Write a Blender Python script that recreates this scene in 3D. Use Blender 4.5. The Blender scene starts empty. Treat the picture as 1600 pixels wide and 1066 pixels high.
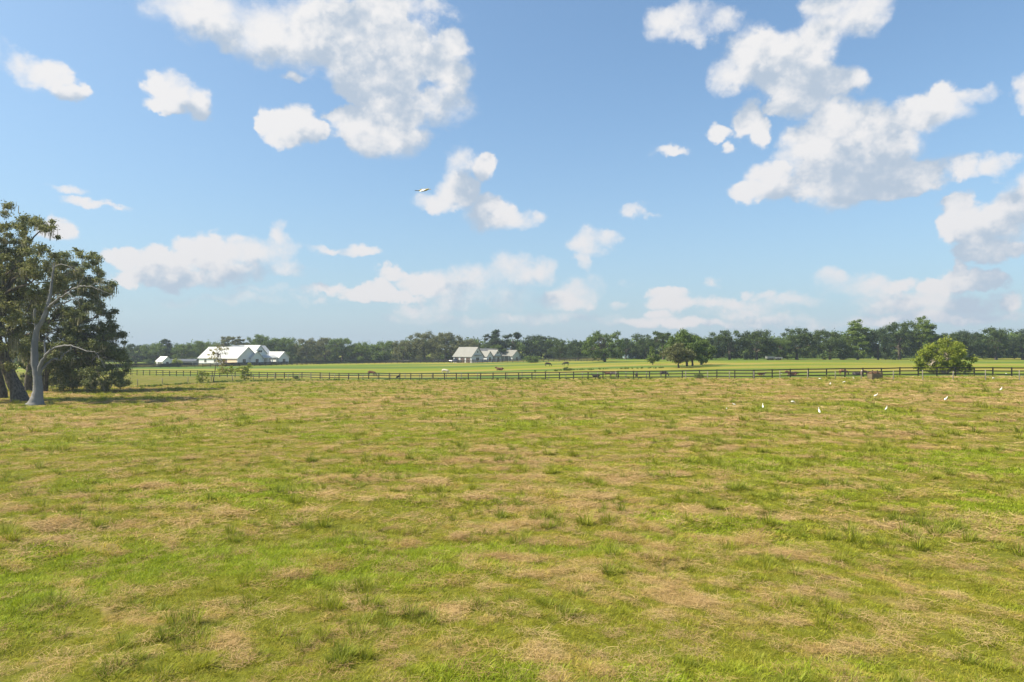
import bpy, bmesh, math, random
import numpy as np
from mathutils import Vector, Matrix, noise as mnoise
R = math.radians
SC = bpy.context.scene
COL = SC.collection

# ------------------------------------------------------------------ camera
CAM_H = 5.4
FPX = 1067.0                      # focal length in photo pixels (photo is 1600 wide)
PITCH = math.atan(13.0 / FPX)     # tilted up a little: horizon sits at y = 546
cam_d = bpy.data.cameras.new('camera')
cam_d.sensor_width = 36.0
cam_d.lens = 36.0 * FPX / 1600.0
cam_d.clip_start = 0.1
cam_d.clip_end = 20000
cam = bpy.data.objects.new('camera', cam_d)
COL.objects.link(cam)
cam.location = (0, 0, CAM_H)
cam.rotation_euler = (math.pi / 2 + PITCH, 0, 0)
SC.camera = cam

def ray(px, py):
    """world direction seen at a photo pixel, scaled so that y = 1"""
    x = (px - 800) / FPX
    y = -(py - 533) / FPX
    c, s = math.cos(PITCH), math.sin(PITCH)
    d = Vector((x, c - y * s, s + y * c))
    return d / d.y

# ------------------------------------------------------------------ light
SUN_EL = R(47)
SUN_DIR = Vector((-1.0, -0.16, 0)).normalized() * math.cos(SUN_EL) + Vector((0, 0, math.sin(SUN_EL)))
sun_d = bpy.data.lights.new('sun', 'SUN')
sun_d.energy = 4.7
sun_d.angle = R(0.6)
sun_d.color = (1.0, 0.90, 0.68)
sun = bpy.data.objects.new('sun', sun_d)
COL.objects.link(sun)
sun.rotation_euler = SUN_DIR.to_track_quat('Z', 'Y').to_euler()
sun.location = (0, 0, 60)

SC.view_settings.view_transform = 'Standard'
SC.view_settings.look = 'None'
SC.view_settings.exposure = 1.12
SC.view_settings.gamma = 1.0

# ------------------------------------------------------------------ sky and clouds (world)
world = bpy.data.worlds.new('World')
SC.world = world
world.use_nodes = True
NT = world.node_tree
NT.nodes.clear()
LN = NT.links.new

def nd(kind, **kw):
    n = NT.nodes.new(kind)
    for k, v in kw.items():
        setattr(n, k, v)
    return n

def plug(n, i, v):
    if isinstance(v, bpy.types.NodeSocket):
        LN(v, n.inputs[i])
    else:
        n.inputs[i].default_value = v

def M(op, a, b=None, c=None, clamp=False):
    n = nd('ShaderNodeMath', operation=op, use_clamp=clamp)
    plug(n, 0, a)
    if b is not None: plug(n, 1, b)
    if c is not None: plug(n, 2, c)
    return n.outputs[0]

def VM(op, a, b=None, c=None):
    n = nd('ShaderNodeVectorMath', operation=op)
    plug(n, 0, a)
    if b is not None: plug(n, 1, b)
    if c is not None: plug(n, 2, c)
    return n.outputs['Value'] if op in ('DOT_PRODUCT', 'LENGTH') else n.outputs[0]

def sstep(v, a, b, t0=0.0, t1=1.0):
    n = nd('ShaderNodeMapRange', interpolation_type='SMOOTHSTEP')
    plug(n, 0, v); plug(n, 1, a); plug(n, 2, b); plug(n, 3, t0); plug(n, 4, t1)
    return n.outputs[0]

def mixc(f, a, b):
    n = nd('ShaderNodeMix', data_type='RGBA')
    plug(n, 0, f); plug(n, 6, a); plug(n, 7, b)
    return n.outputs[2]

def fbm(vec, scale, detail, rough, lac=2.0, dist=0.0, col=False):
    n = nd('ShaderNodeTexNoise', noise_dimensions='3D')
    plug(n, 'Vector', vec)
    n.inputs['Scale'].default_value = scale
    n.inputs['Detail'].default_value = detail
    n.inputs['Roughness'].default_value = rough
    n.inputs['Lacunarity'].default_value = lac
    n.inputs['Distortion'].default_value = dist
    return n.outputs['Color' if col else 'Fac']

# cloud bodies: photo-pixel centre, half width, half height, strength -> azimuth / elevation in the world
CLOUDS = [
 (320,18,96,38,1.25),(400,42,80,44,1.25),(285,8,50,22,1.1),(480,45,80,52,1),(545,60,60,60,1),(600,30,60,42,1),(645,80,60,45,1),(700,75,38,22,1),
 (690,108,46,24,1),(620,125,60,42,1),(562,132,46,30,1),(676,165,58,36,1),(625,180,66,36,1),(556,196,48,28,1),(585,222,52,26,1),
 (642,218,32,20,1),(526,182,24,14,.9),(357,70,15,13,.8),(452,115,14,7,.5),(700,150,36,40,.9),(260,10,40,14,.6),(660,20,60,20,.7),
 (420,188,18,20,1),(460,192,36,24,1),(487,205,20,20,1),(450,215,34,17,1),(238,137,27,16,1),(280,140,36,23,1),(312,157,22,24,1),
 (252,166,38,12,1),(25,100,26,22,1),(58,118,36,22,1),(100,142,26,12,.9),(105,292,30,5,.35),(140,312,38,7,.45),(185,318,20,4,.3),
 (90,355,28,20,.8),(715,258,27,30,1.15),(755,264,24,22,1.15),(716,295,30,28,1.15),(690,320,36,13,.8),(762,336,36,23,1),(800,342,44,15,1),
 (842,336,20,10,.9),(668,318,14,8,.6),
 (1045,38,34,22,1),(1090,30,44,20,1),(1130,42,32,18,.9),(1082,56,30,14,.9),(1180,92,56,40,1),(1130,122,32,26,1),(1240,112,62,46,1),
 (1285,60,28,42,1),(1330,28,52,28,1),(1300,8,44,22,1),(1250,152,46,34,1),(1305,130,44,26,1),(1352,16,28,26,1),(1222,168,30,16,1),
 (1120,206,22,13,1),(1165,184,26,22,1),(1185,206,18,20,1),(1140,228,12,8,.6),(1300,190,44,30,1),(1262,232,52,34,1),(1205,272,34,20,1),
 (1185,298,30,16,1),(1235,292,56,20,1),(1302,270,70,42,1),(1372,252,70,46,1),(1350,200,50,36,1),(1430,270,62,24,1),(1370,292,80,13,.9),
 (1440,180,52,30,.9),(1482,172,48,24,.8),(1472,145,24,22,.9),(1532,152,34,13,.7),(1592,148,18,24,1),(1545,256,38,19,1),(1500,262,28,18,.9),
 (1047,235,24,8,.5),(985,328,20,8,.55),(1012,335,22,4,.35),(1496,318,24,22,1),(1490,352,26,26,1),(1532,350,42,40,1),(1580,330,40,46,1),
 (1602,296,20,28,1),(1550,386,64,16,1),(1515,432,40,20,1),(1562,430,26,16,.9),(1472,448,34,15,.9),(1505,412,18,14,1),
 (440,374,17,26,1.2),(432,402,34,24,1),(382,398,48,26,1.1),(315,392,40,30,1.2),(265,404,44,22,1),(200,402,24,15,1),(208,432,30,15,.9),
 (275,430,72,20,1),(362,428,60,18,1),(440,424,38,14,1),(500,455,40,10,.6),(560,458,44,15,.85),(602,450,18,16,.8),(420,458,62,8,.5),
 (500,395,26,5,.4),(565,398,28,8,.6),(620,428,26,8,.6),(680,440,48,20,.8),(742,436,60,22,.85),(802,428,48,22,.85),(850,426,24,20,.85),
 (740,466,84,18,.5),(660,482,40,14,.4),(882,472,42,15,.8),(928,378,28,20,1),(916,406,13,17,.9),(955,368,18,12,.9),(905,456,30,18,.8),
 (932,440,20,16,.5),(985,440,12,7,.5),(965,475,15,7,.6),(1040,458,26,9,.75),(1050,472,32,12,.65),(1030,492,22,6,.5),(1110,440,14,5,.3),
 (1160,455,11,8,.7),(1192,461,26,7,.7),(1170,482,62,14,.45),(1300,436,28,13,.8),(1335,446,56,18,.6),(1392,450,40,14,.6),(1400,472,120,15,.45),
 (1530,472,60,14,.5),(1590,470,20,16,.6),(1290,500,170,11,.5),(780,498,150,10,.5),(1050,505,90,8,.45),(1480,495,120,12,.5),(400,470,120,8,.4),(620,462,60,9,.6),(1130,470,50,9,.55),(1240,470,60,10,.6),
 # outside the photo's frame, so the sky goes on past its edges
 (-120,60,120,50,1),(-220,220,90,40,1),(-90,440,80,22,.8),(1760,60,120,60,1),(1720,260,70,40,1),(1780,440,110,24,.8),(700,-110,180,50,1),(1300,-100,140,50,1),(100,-120,130,50,1)]

geo = nd('ShaderNodeTexCoord')
DIR = geo.outputs['Generated']
sep = nd('ShaderNodeSeparateXYZ'); LN(DIR, sep.inputs[0])
AZ = M('ARCTAN2', sep.outputs[0], sep.outputs[1])
EL = M('ARCSINE', sep.outputs[2])
comb = nd('ShaderNodeCombineXYZ'); LN(AZ, comb.inputs[0]); LN(EL, comb.inputs[1])
P0 = comb.outputs[0]
# noise space: stretched sideways, finer towards the horizon where clouds are farther off
NS = VM('MULTIPLY', DIR, (1.0, 1.0, 1.12))
warp = VM('SUBTRACT', fbm(NS, 9.0, 3.0, 0.55, col=True), (0.5, 0.5, 0.5))
warp2 = VM('SUBTRACT', fbm(NS, 34.0, 4.0, 0.6, col=True), (0.5, 0.5, 0.5))

def field(P, off, blobs):
    P = VM('MULTIPLY_ADD', warp, (0.056, 0.042, 0), P)
    P = VM('MULTIPLY_ADD', warp2, (0.034, 0.030, 0), P)
    if off: P = VM('ADD', P, off)
    acc = None
    for (px, py, rx, ry, w) in blobs:
        d = ray(px, py).normalized()
        az, el = math.atan2(d.x, d.y), math.asin(d.z)
        k = d.y                                       # angular size shrinks away from the axis
        sx, sy = rx * 1.12 / FPX * k * k * (1 + abs(math.tan(el)) * .3) , ry * 1.18 / FPX * k
        sx *= 1.0
        q = VM('MULTIPLY_ADD', P, (1 / sx, 1 / sy, 0), (-az / sx, -el / sy, 0))
        r2 = VM('DOT_PRODUCT', q, q)
        v = M('MULTIPLY_ADD', r2, -w * .9, w)
        acc = M('SMOOTH_MAX', acc if acc is not None else -1.5, v, 0.25)
    return M('MAXIMUM', acc, -1.5)

F1 = field(P0, None, CLOUDS)
BIGC = [c for c in CLOUDS if c[2] * c[3] > 620 and 0 < c[0] < 1600]
F2 = field(P0, (-0.018, 0.034, 0), BIGC)
def puff(vec, scale, detail):
    n = nd('ShaderNodeTexVoronoi', feature='SMOOTH_F1', voronoi_dimensions='3D', normalize=True)
    plug(n, 'Vector', vec); n.inputs['Scale'].default_value = scale; n.inputs['Detail'].default_value = detail
    n.inputs['Roughness'].default_value = 0.55; n.inputs['Lacunarity'].default_value = 2.1; n.inputs['Smoothness'].default_value = 0.35
    return M('SUBTRACT', 0.42, n.outputs['Distance'])
NSW = VM('MULTIPLY_ADD', warp2, (0.06, 0.06, 0.06), NS)
pf = puff(NSW, 26.0, 2.0)
pf2 = puff(VM('ADD', NSW, (-0.008, 0.0, 0.012)), 26.0, 1.0)
n1 = fbm(NS, 14.0, 9.0, 0.62)
n2 = fbm(VM('ADD', NS, (-0.016, 0.0, 0.020)), 13.0, 6.0, 0.55)
nl = fbm(NS, 13.0, 6.0, 0.55)
big = fbm(NS, 5.0, 3.0, 0.5)
soft = sstep(big, 0.38, 0.62)
dens = M('MULTIPLY_ADD', pf, 1.0, M('MULTIPLY_ADD', M('SUBTRACT', n1, 0.48), 2.8, M('ADD', F1, -0.02)))
alpha = sstep(dens, -0.10, M('MULTIPLY_ADD', soft, 1.0, 0.46))
thin = sstep(F1, -0.35, 0.45)
# sunlit side against the shaded body of the cloud
relief = M('MULTIPLY_ADD', M('SUBTRACT', pf, pf2), 1.1, M('MULTIPLY_ADD', M('SUBTRACT', nl, n2), 3.0, M('MULTIPLY', M('SUBTRACT', F1, F2), 0.52)))
lit = sstep(M('MULTIPLY_ADD', M('SUBTRACT', big, 0.5), 1.6, relief), -0.52, 0.50)

sky = nd('ShaderNodeTexSky')
sky.sky_type = 'NISHITA'
sky.sun_disc = False
sky.sun_elevation = SUN_EL
sky.sun_rotation = math.atan2(SUN_DIR.x, SUN_DIR.y)
sky.altitude = 20
sky.air_density = 1.0
sky.dust_density = 1.4
sky.ozone_density = 1.0
skyc = VM('MULTIPLY', sky.outputs[0], (1.00, 1.42, 1.62))
# hazy summer air: a whitish veil everywhere, stronger round the sun and on the horizon
vd = nd('ShaderNodeVectorMath', operation='DOT_PRODUCT'); LN(DIR, vd.inputs[0]); vd.inputs[1].default_value = tuple(SUN_DIR)
aure = M('POWER', M('MAXIMUM', vd.outputs['Value'], 0.0), 2.0)
skyc = mixc(M('MULTIPLY_ADD', aure, 0.50, 0.10), skyc, (5.2, 6.2, 7.4, 1))
hz = M('POWER', M('SUBTRACT', 1.0, M('MAXIMUM', sep.outputs[2], 0.0), clamp=True), 5.0)
skyc = mixc(M('MULTIPLY', hz, 0.88), skyc, (4.3, 5.2, 6.15, 1))
litc = mixc(hz, (7.9, 7.8, 7.75, 1), (6.6, 6.35, 6.5, 1))
shac = mixc(hz, (4.3, 5.05, 6.0, 1), (4.0, 4.75, 5.7, 1))
cloudc = mixc(lit, shac, litc)
af = M('MULTIPLY', alpha, M('MULTIPLY_ADD', hz, -0.10, 0.97))
final = mixc(M('MULTIPLY', af, thin), skyc, cloudc)
bg = nd('ShaderNodeBackground')
bg.inputs['Strength'].default_value = 0.0535
LN(final, bg.inputs['Color'])
wo = nd('ShaderNodeOutputWorld')
LN(bg.outputs[0], wo.inputs['Surface'])
world.cycles.sampling_method = 'MANUAL'
world.cycles.sample_map_resolution = 512

SC.cycles.max_bounces = 5
SC.cycles.diffuse_bounces = 2
SC.cycles.glossy_bounces = 1
SC.cycles.transmission_bounces = 3
SC.cycles.transparent_max_bounces = 6
SC.cycles.volume_bounces = 0
SC.cycles.caustics_reflective = False
SC.cycles.caustics_refractive = False

# ------------------------------------------------------------------ helpers
random.seed(7)
RNG = np.random.default_rng(11)

def _h(ix, iy, seed):
    ix = ix.astype(np.int64); iy = iy.astype(np.int64)
    n = (ix * 374761393 + iy * 668265263 + seed * 1442695041) & 0xffffffff
    n = ((n ^ (n >> 13)) * 1274126177) & 0xffffffff
    n = (n ^ (n >> 16)) & 0xffffffff
    return n.astype(np.float64) / 4294967295.0

def vnoise(x, y, seed=0):
    x = np.asarray(x, float); y = np.asarray(y, float)
    ix, iy = np.floor(x), np.floor(y)
    fx, fy = x - ix, y - iy
    fx = fx * fx * fx * (fx * (fx * 6 - 15) + 10); fy = fy * fy * fy * (fy * (fy * 6 - 15) + 10)
    a, b = _h(ix, iy, seed), _h(ix + 1, iy, seed)
    c, d = _h(ix, iy + 1, seed), _h(ix + 1, iy + 1, seed)
    return (a + (b - a) * fx) * (1 - fy) + (c + (d - c) * fx) * fy

def nfbm(x, y, seed=0, oct=4, rough=0.5):
    s = 0; a = 1; t = 0
    for k in range(oct):
        cx, cy = math.cos(k * 1.1), math.sin(k * 1.1)
        s = s + a * vnoise((x * cx - y * cy) * 2 ** k + 17.3 * k, (x * cy + y * cx) * 2 ** k - 9.1 * k, seed + k)
        t += a; a *= rough
    return s / t

def smooth(x, a, b):
    t = np.clip((np.asarray(x, float) - a) / (b - a), 0, 1)
    return t * t * (3 - 2 * t)

def ground_z(x, y):
    x = np.asarray(x, float); y = np.asarray(y, float)
    side = 0.65 + 1.2 * np.tanh((x - 8) / 35)
    z = side * smooth(y, 14, 92)
    z = z + (nfbm(x / 11, y / 11, 5, 3) - 0.5) * 0.22 * smooth(np.hypot(x, y), 3, 12)
    z = z - 0.25 * smooth(y, 130, 180) * smooth(-x, 40, 120)
    return z

def gz(x, y): return float(ground_z(x, y))

def at(px, py):
    """the point of the ground seen at a photo pixel"""
    d = ray(px, py)
    y = 60.0
    lo, hi = 3.0, 1500.0
    for _ in range(50):
        y = (lo + hi) / 2
        if CAM_H + d.z * y > gz(d.x * y, y): lo = y
        else: hi = y
    return Vector((d.x * y, y, gz(d.x * y, y)))

def atY(px, py, Y):
    d = ray(px, py)
    return Vector((d.x * Y, Y, CAM_H + d.z * Y))

def onY(px, Y):
    d = ray(px, 546)
    return Vector((d.x * Y, Y, gz(d.x * Y, Y)))

def mesh_np(name, V, F, mats=(), attrs=None, smooth_sh=False, fmat=None):
    """V (n,3); F list of (k,m) index arrays, every array one polygon size"""
    me = bpy.data.meshes.new(name)
    V = np.asarray(V, np.float32)
    if not isinstance(F, (list, tuple)): F = [F]
    F = [np.asarray(f, np.int32) for f in F if len(f)]
    loops = np.concatenate([f.ravel() for f in F])
    sizes = np.concatenate([np.full(len(f), f.shape[1], np.int32) for f in F])
    starts = np.concatenate([[0], np.cumsum(sizes)[:-1]]).astype(np.int32)
    me.vertices.add(len(V)); me.vertices.foreach_set('co', V.ravel())
    me.loops.add(len(loops)); me.loops.foreach_set('vertex_index', loops)
    me.polygons.add(len(sizes)); me.polygons.foreach_set('loop_start', starts)
    try: me.polygons.foreach_set('loop_total', sizes)
    except Exception: pass
    if fmat is not None: me.polygons.foreach_set('material_index', np.asarray(fmat, np.int32))
    me.update(calc_edges=True)
    if smooth_sh: me.polygons.foreach_set('use_smooth', np.ones(len(sizes), bool))
    for m in mats: me.materials.append(m)
    for k, v in (attrs or {}).items():
        a = me.attributes.new(k, 'FLOAT', 'POINT')
        a.data.foreach_set('value', np.asarray(v, np.float32))
    me.validate()
    return me

def add(name, me, parent=None, coll=None):
    o = bpy.data.objects.new(name, me)
    (coll or COL).objects.link(o)
    if parent: o.parent = parent
    return o

def empty(name, loc, rz=0):
    o = bpy.data.objects.new(name, None)
    o.empty_display_size = 0.5
    COL.objects.link(o)
    o.location = loc; o.rotation_euler = (0, 0, rz)
    return o

def tag(o, label=None, cat=None, group=None, kind=None):
    if label: o['label'] = label
    if cat: o['category'] = cat
    if group: o['group'] = group
    if kind: o['kind'] = kind
    return o

def copy_tree(o, parent=None, loc=None, rz=None, scale=None):
    c = o.copy(); COL.objects.link(c)
    if parent is not None: c.parent = parent
    for ch in list(o.children): copy_tree(ch, c)
    if loc is not None: c.location = loc
    if rz is not None: c.rotation_euler = (0, 0, rz)
    if scale is not None: c.scale = scale if hasattr(scale, '__len__') else (scale,) * 3
    return c

def bm_obj(name, bm, mat, parent=None, smooth_sh=False):
    me = bpy.data.meshes.new(name)
    bm.normal_update()
    bm.to_mesh(me); bm.free()
    for m in (mat if isinstance(mat, (list, tuple)) else [mat]): me.materials.append(m)
    if smooth_sh:
        for p in me.polygons: p.use_smooth = True
    return add(name, me, parent)

def bx(bm, x0, x1, y0, y1, z0, z1, mtx=None):
    vs = [bm.verts.new((x, y, z)) for z in (z0, z1) for x, y in ((x0, y0), (x1, y0), (x1, y1), (x0, y1))]
    for f in ((3, 2, 1, 0), (4, 5, 6, 7), (0, 1, 5, 4), (1, 2, 6, 5), (2, 3, 7, 6), (3, 0, 4, 7)):
        bm.faces.new([vs[i] for i in f])
    if mtx is not None:
        for v in vs: v.co = mtx @ v.co
    return vs

def tube_np(path, radii, seg=8, knob=0.0, seed=0):
    """tapered tube along a path -> V, F(quads)"""
    path = [Vector(p) for p in path]
    V = []; n = len(path)
    rr = random.Random(seed)
    up = Vector((0.13, 0.31, 0.94)).normalized()
    for i, p in enumerate(path):
        t = (path[min(i + 1, n - 1)] - path[max(i - 1, 0)]).normalized()
        a = t.cross(Vector((1, 0.2, 0.1))).normalized() if abs(t.x) < 0.9 else t.cross(Vector((0, 1, 0))).normalized()
        b = t.cross(a)
        for k in range(seg):
            th = 2 * math.pi * k / seg
            r = radii[i] * (1 + knob * (math.sin(3 * th + seed) * .5 + rr.uniform(-.5, .5)))
            V.append(p + (a * math.cos(th) + b * math.sin(th)) * r)
    F = []
    for i in range(n - 1):
        for k in range(seg):
            k2 = (k + 1) % seg
            F.append((i * seg + k, i * seg + k2, (i + 1) * seg + k2, (i + 1) * seg + k))
    return [tuple(v) for v in V], F

def smooth_path(pts, radii, sub=4, jit=0.0, seed=0):
    """Catmull-Rom through points with radii"""
    P = [Vector(p) for p in pts]; rr = random.Random(seed)
    out = []; rad = []
    for i in range(len(P) - 1):
        p0 = P[max(i - 1, 0)]; p1 = P[i]; p2 = P[i + 1]; p3 = P[min(i + 2, len(P) - 1)]
        for k in range(sub):
            t = k / sub
            q = 0.5 * ((2 * p1) + (p2 - p0) * t + (2 * p0 - 5 * p1 + 4 * p2 - p3) * t * t + (3 * p1 - p0 - 3 * p2 + p3) * t ** 3)
            if jit and (i or k): q = q + Vector((rr.gauss(0, jit), rr.gauss(0, jit), rr.gauss(0, jit)))
            out.append(q); rad.append(radii[i] * (1 - t) + radii[i + 1] * t)
    out.append(P[-1]); rad.append(radii[-1])
    return out, rad

class NP:
    def __init__(s): s.V = []; s.F = []
    def tube(s, path, radii, seg=8, knob=0.0, seed=0):
        V, F = tube_np(path, radii, seg, knob, seed)
        o = len(s.V); s.V += V; s.F += [tuple(i + o for i in f) for f in F]
    def mesh(s, name, mat): return mesh_np(name, s.V, np.array(s.F), (mat,), smooth_sh=True)

# ------------------------------------------------------------------ materials
class Mat:
    def __init__(s, name):
        s.m = bpy.data.materials.new(name); s.m.use_nodes = True
        s.t = s.m.node_tree; s.t.nodes.clear()
        s.out = s.n('ShaderNodeOutputMaterial')
    def n(s, kind, **kw):
        x = s.t.nodes.new(kind)
        for k, v in kw.items(): setattr(x, k, v)
        return x
    def p(s, n, i, v):
        if isinstance(v, bpy.types.NodeSocket): s.t.links.new(v, n.inputs[i])
        else: n.inputs[i].default_value = v
    def math(s, op, a, b=0.0, clamp=False):
        x = s.n('ShaderNodeMath', operation=op, use_clamp=clamp); s.p(x, 0, a); s.p(x, 1, b); return x.outputs[0]
    def mix(s, f, a, b):
        x = s.n('ShaderNodeMix', data_type='RGBA'); s.p(x, 0, f)
        s.p(x, 6, a if isinstance(a, bpy.types.NodeSocket) else (*a, 1)); s.p(x, 7, b if isinstance(b, bpy.types.NodeSocket) else (*b, 1))
        return x.outputs[2]
    def noise(s, scale, detail=3, rough=.5, vec=None, out='Fac'):
        x = s.n('ShaderNodeTexNoise'); x.inputs['Scale'].default_value = scale
        x.inputs['Detail'].default_value = detail; x.inputs['Roughness'].default_value = rough
        if vec is not None: s.p(x, 'Vector', vec)
        return x.outputs[out]
    def attr(s, name, typ='GEOMETRY'):
        x = s.n('ShaderNodeAttribute', attribute_name=name, attribute_type=typ); return x.outputs['Fac']
    def ss(s, v, a, b, t0=0., t1=1.):
        x = s.n('ShaderNodeMapRange', interpolation_type='SMOOTHSTEP')
        for i, q in enumerate((v, a, b, t0, t1)): s.p(x, i, q)
        return x.outputs[0]
    def coord(s, scale=(1, 1, 1), which='Object'):
        x = s.n('ShaderNodeTexCoord'); m = s.n('ShaderNodeMapping'); m.inputs['Scale'].default_value = scale
        s.t.links.new(x.outputs[which], m.inputs[0]); return m.outputs[0]
    def pos(s, scale=(1, 1, 1)):
        x = s.n('ShaderNodeNewGeometry'); m = s.n('ShaderNodeMapping'); m.inputs['Scale'].default_value = scale
        s.t.links.new(x.outputs['Position'], m.inputs[0]); return m.outputs[0]
    def bump(s, h, strength=.5, dist=.05):
        x = s.n('ShaderNodeBump'); x.inputs['Strength'].default_value = strength; x.inputs['Distance'].default_value = dist
        s.p(x, 'Height', h); return x.outputs[0]
    def bsdf(s, col, rough=.8, metal=0., normal=None, spec=.3):
        x = s.n('ShaderNodeBsdfPrincipled')
        s.p(x, 'Base Color', col if isinstance(col, bpy.types.NodeSocket) else (*col, 1)); s.p(x, 'Roughness', rough)
        s.p(x, 'Metallic', metal); x.inputs['Specular IOR Level'].default_value = spec
        if normal is not None: s.p(x, 'Normal', normal)
        s.t.links.new(x.outputs[0], s.out.inputs[0]); return x
    def leafy(s, col, trans=.35, rough=.6, gloss=.05, back=None):
        d = s.n('ShaderNodeBsdfDiffuse'); s.p(d, 0, col)
        t = s.n('ShaderNodeBsdfTranslucent'); s.p(t, 0, back if back is not None else col)
        m = s.n('ShaderNodeMixShader'); m.inputs[0].default_value = trans
        s.t.links.new(d.outputs[0], m.inputs[1]); s.t.links.new(t.outputs[0], m.inputs[2])
        g = s.n('ShaderNodeBsdfGlossy'); g.inputs['Roughness'].default_value = rough
        g.inputs[0].default_value = (.8, .85, .9, 1)
        m2 = s.n('ShaderNodeMixShader'); m2.inputs[0].default_value = gloss
        s.t.links.new(m.outputs[0], m2.inputs[1]); s.t.links.new(g.outputs[0], m2.inputs[2])
        s.t.links.new(m2.outputs[0], s.out.inputs[0])

def plain(name, col, rough=.7, var=.18, scale=3., metal=0., spec=.3, bump=0.):
    m = Mat(name); c = m.coord()
    nz = m.noise(scale, 4, .6, c)
    dk = tuple(v * (1 - var) for v in col); lt = tuple(min(1, v * (1 + var)) for v in col)
    m.bsdf(m.mix(nz, dk, lt), rough, metal, m.bump(nz, bump, .02) if bump else None, spec)
    return m.m

# ------------------------------------------------------------------ ground
def dry_mask(x, y):
    """0 = green, 1 = tan mown hay; streaks lie roughly across the view and curve a little"""
    x = np.asarray(x, float); y = np.asarray(y, float)
    wx = (nfbm(x / 7, y / 7, 31, 2) - .5) * 5; wy = (nfbm(x / 7, y / 7, 37, 2) - .5) * 5
    u = x + wx; v = y + wy + 0.22 * x
    a = nfbm(u / 2.9, v / .85, 41, 4, .6)          # windrow streaks
    b = nfbm(u / .9, v / .5, 47, 3, .6)
    c = nfbm(x / 16, y / 11, 53, 3)                  # broad drier or greener ground
    m = .44 * a + .38 * b + .18 * c
    bias = .012 * smooth(y, 30, 60) - .022 * smooth(y, 55, 100)
    return smooth(m + bias, .495, .665)

FA = Vector((-90.8, 162.2)); FB = Vector((33.0, 93.5)); FC = Vector((110, 88.5))
def beyond_fence(x, y):
    x = np.asarray(x, float); y = np.asarray(y, float)
    def sd(p, q):
        d = (q - p).normalized(); return (y - p.y) * d.x - (x - p.x) * d.y
    return np.minimum(sd(FA, FB), sd(FB, FC))

def lush_mask(x, y):
    return smooth(nfbm(x / 5.5, y / 3.5, 61, 3, .5), .42, .66)

rows = np.concatenate([np.geomspace(2.0, 8, 14)[:-1], np.geomspace(8, 130, 620)[:-1], np.geomspace(130, 420, 150)[:-1], np.geomspace(420, 9000, 26)])
th_in = np.linspace(-0.80, 0.80, 560)
th_out = np.linspace(0.80, 2 * math.pi - 0.80, 72)[1:-1]
ths = np.concatenate([th_in, th_out])
RR, TT = np.meshgrid(rows, ths, indexing='ij')
GX, GY = (RR * np.sin(TT)).ravel(), (RR * np.cos(TT)).ravel()
dry = dry_mask(GX, GY)
GZ = ground_z(GX, GY)
near = 1 - smooth(np.hypot(GX, GY), 90, 130)
GZ = GZ + near * ((nfbm(GX / 1.4, GY / 1.1, 71, 2) - .5) * .20 + dry * .05)
bf = beyond_fence(GX, GY)
lush = lush_mask(GX, GY)
nr, nt = len(rows), len(ths)
I = np.arange((nr - 1) * nt)
r_, t_ = I // nt, I % nt
F = np.stack([r_ * nt + t_, (r_ + 1) * nt + t_, (r_ + 1) * nt + (t_ + 1) % nt, r_ * nt + (t_ + 1) % nt], 1)
F = F[:, ::-1]
V = np.stack([GX, GY, GZ], 1)
V = np.concatenate([V, [[0, 0, gz(0, 0)]]])
tri = np.array([[len(V) - 1, (k + 1) % nt, k] for k in range(nt)])[:, ::-1]
ext = lambda a: np.concatenate([a, [0.]])

g = Mat('pasture_ground')
a_dry, a_bf, a_lush = g.attr('dry'), g.attr('beyond'), g.attr('lush')
p1 = g.noise(7., 5, .65, g.pos()); p2 = g.noise(1.3, 4, .6, g.pos((.5, 1, 1))); p3 = g.noise(.035, 4, .6, g.pos((.30, 1.3, 1)))
green = g.mix(p1, (.060, .070, .008), (.165, .165, .020))
straw = g.mix(p1, (.120, .085, .032), (.30, .225, .090))
col_n = g.mix(g.math('MULTIPLY', a_dry, .85), green, straw)
pg = g.mix(p2, (.105, .145, .010), (.180, .205, .017))
pd = g.mix(p2, (.190, .165, .034), (.265, .220, .052))
pdk = g.mix(p2, (.055, .105, .016), (.088, .140, .024))
pad = g.mix(g.ss(p3, .44, .58), pg, pd)
p4 = g.noise(.020, 4, .55, g.pos((.22, 1.5, 1)))
pad = g.mix(g.ss(p4, .48, .58), pad, pdk)
col = g.mix(g.ss(a_bf, 0.0, 1.6), col_n, pad)
bn = g.bump(g.math('ADD', p1, p2), .9, .07)
g.bsdf(col, .95, 0, bn, .1)
gm = mesh_np('ground', V, [F, tri], (g.m,), {'dry': ext(dry), 'beyond': ext(np.clip(bf, -20, 40)), 'lush': ext(lush)}, smooth_sh=True)
tag(add('ground', gm), kind='structure')

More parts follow.
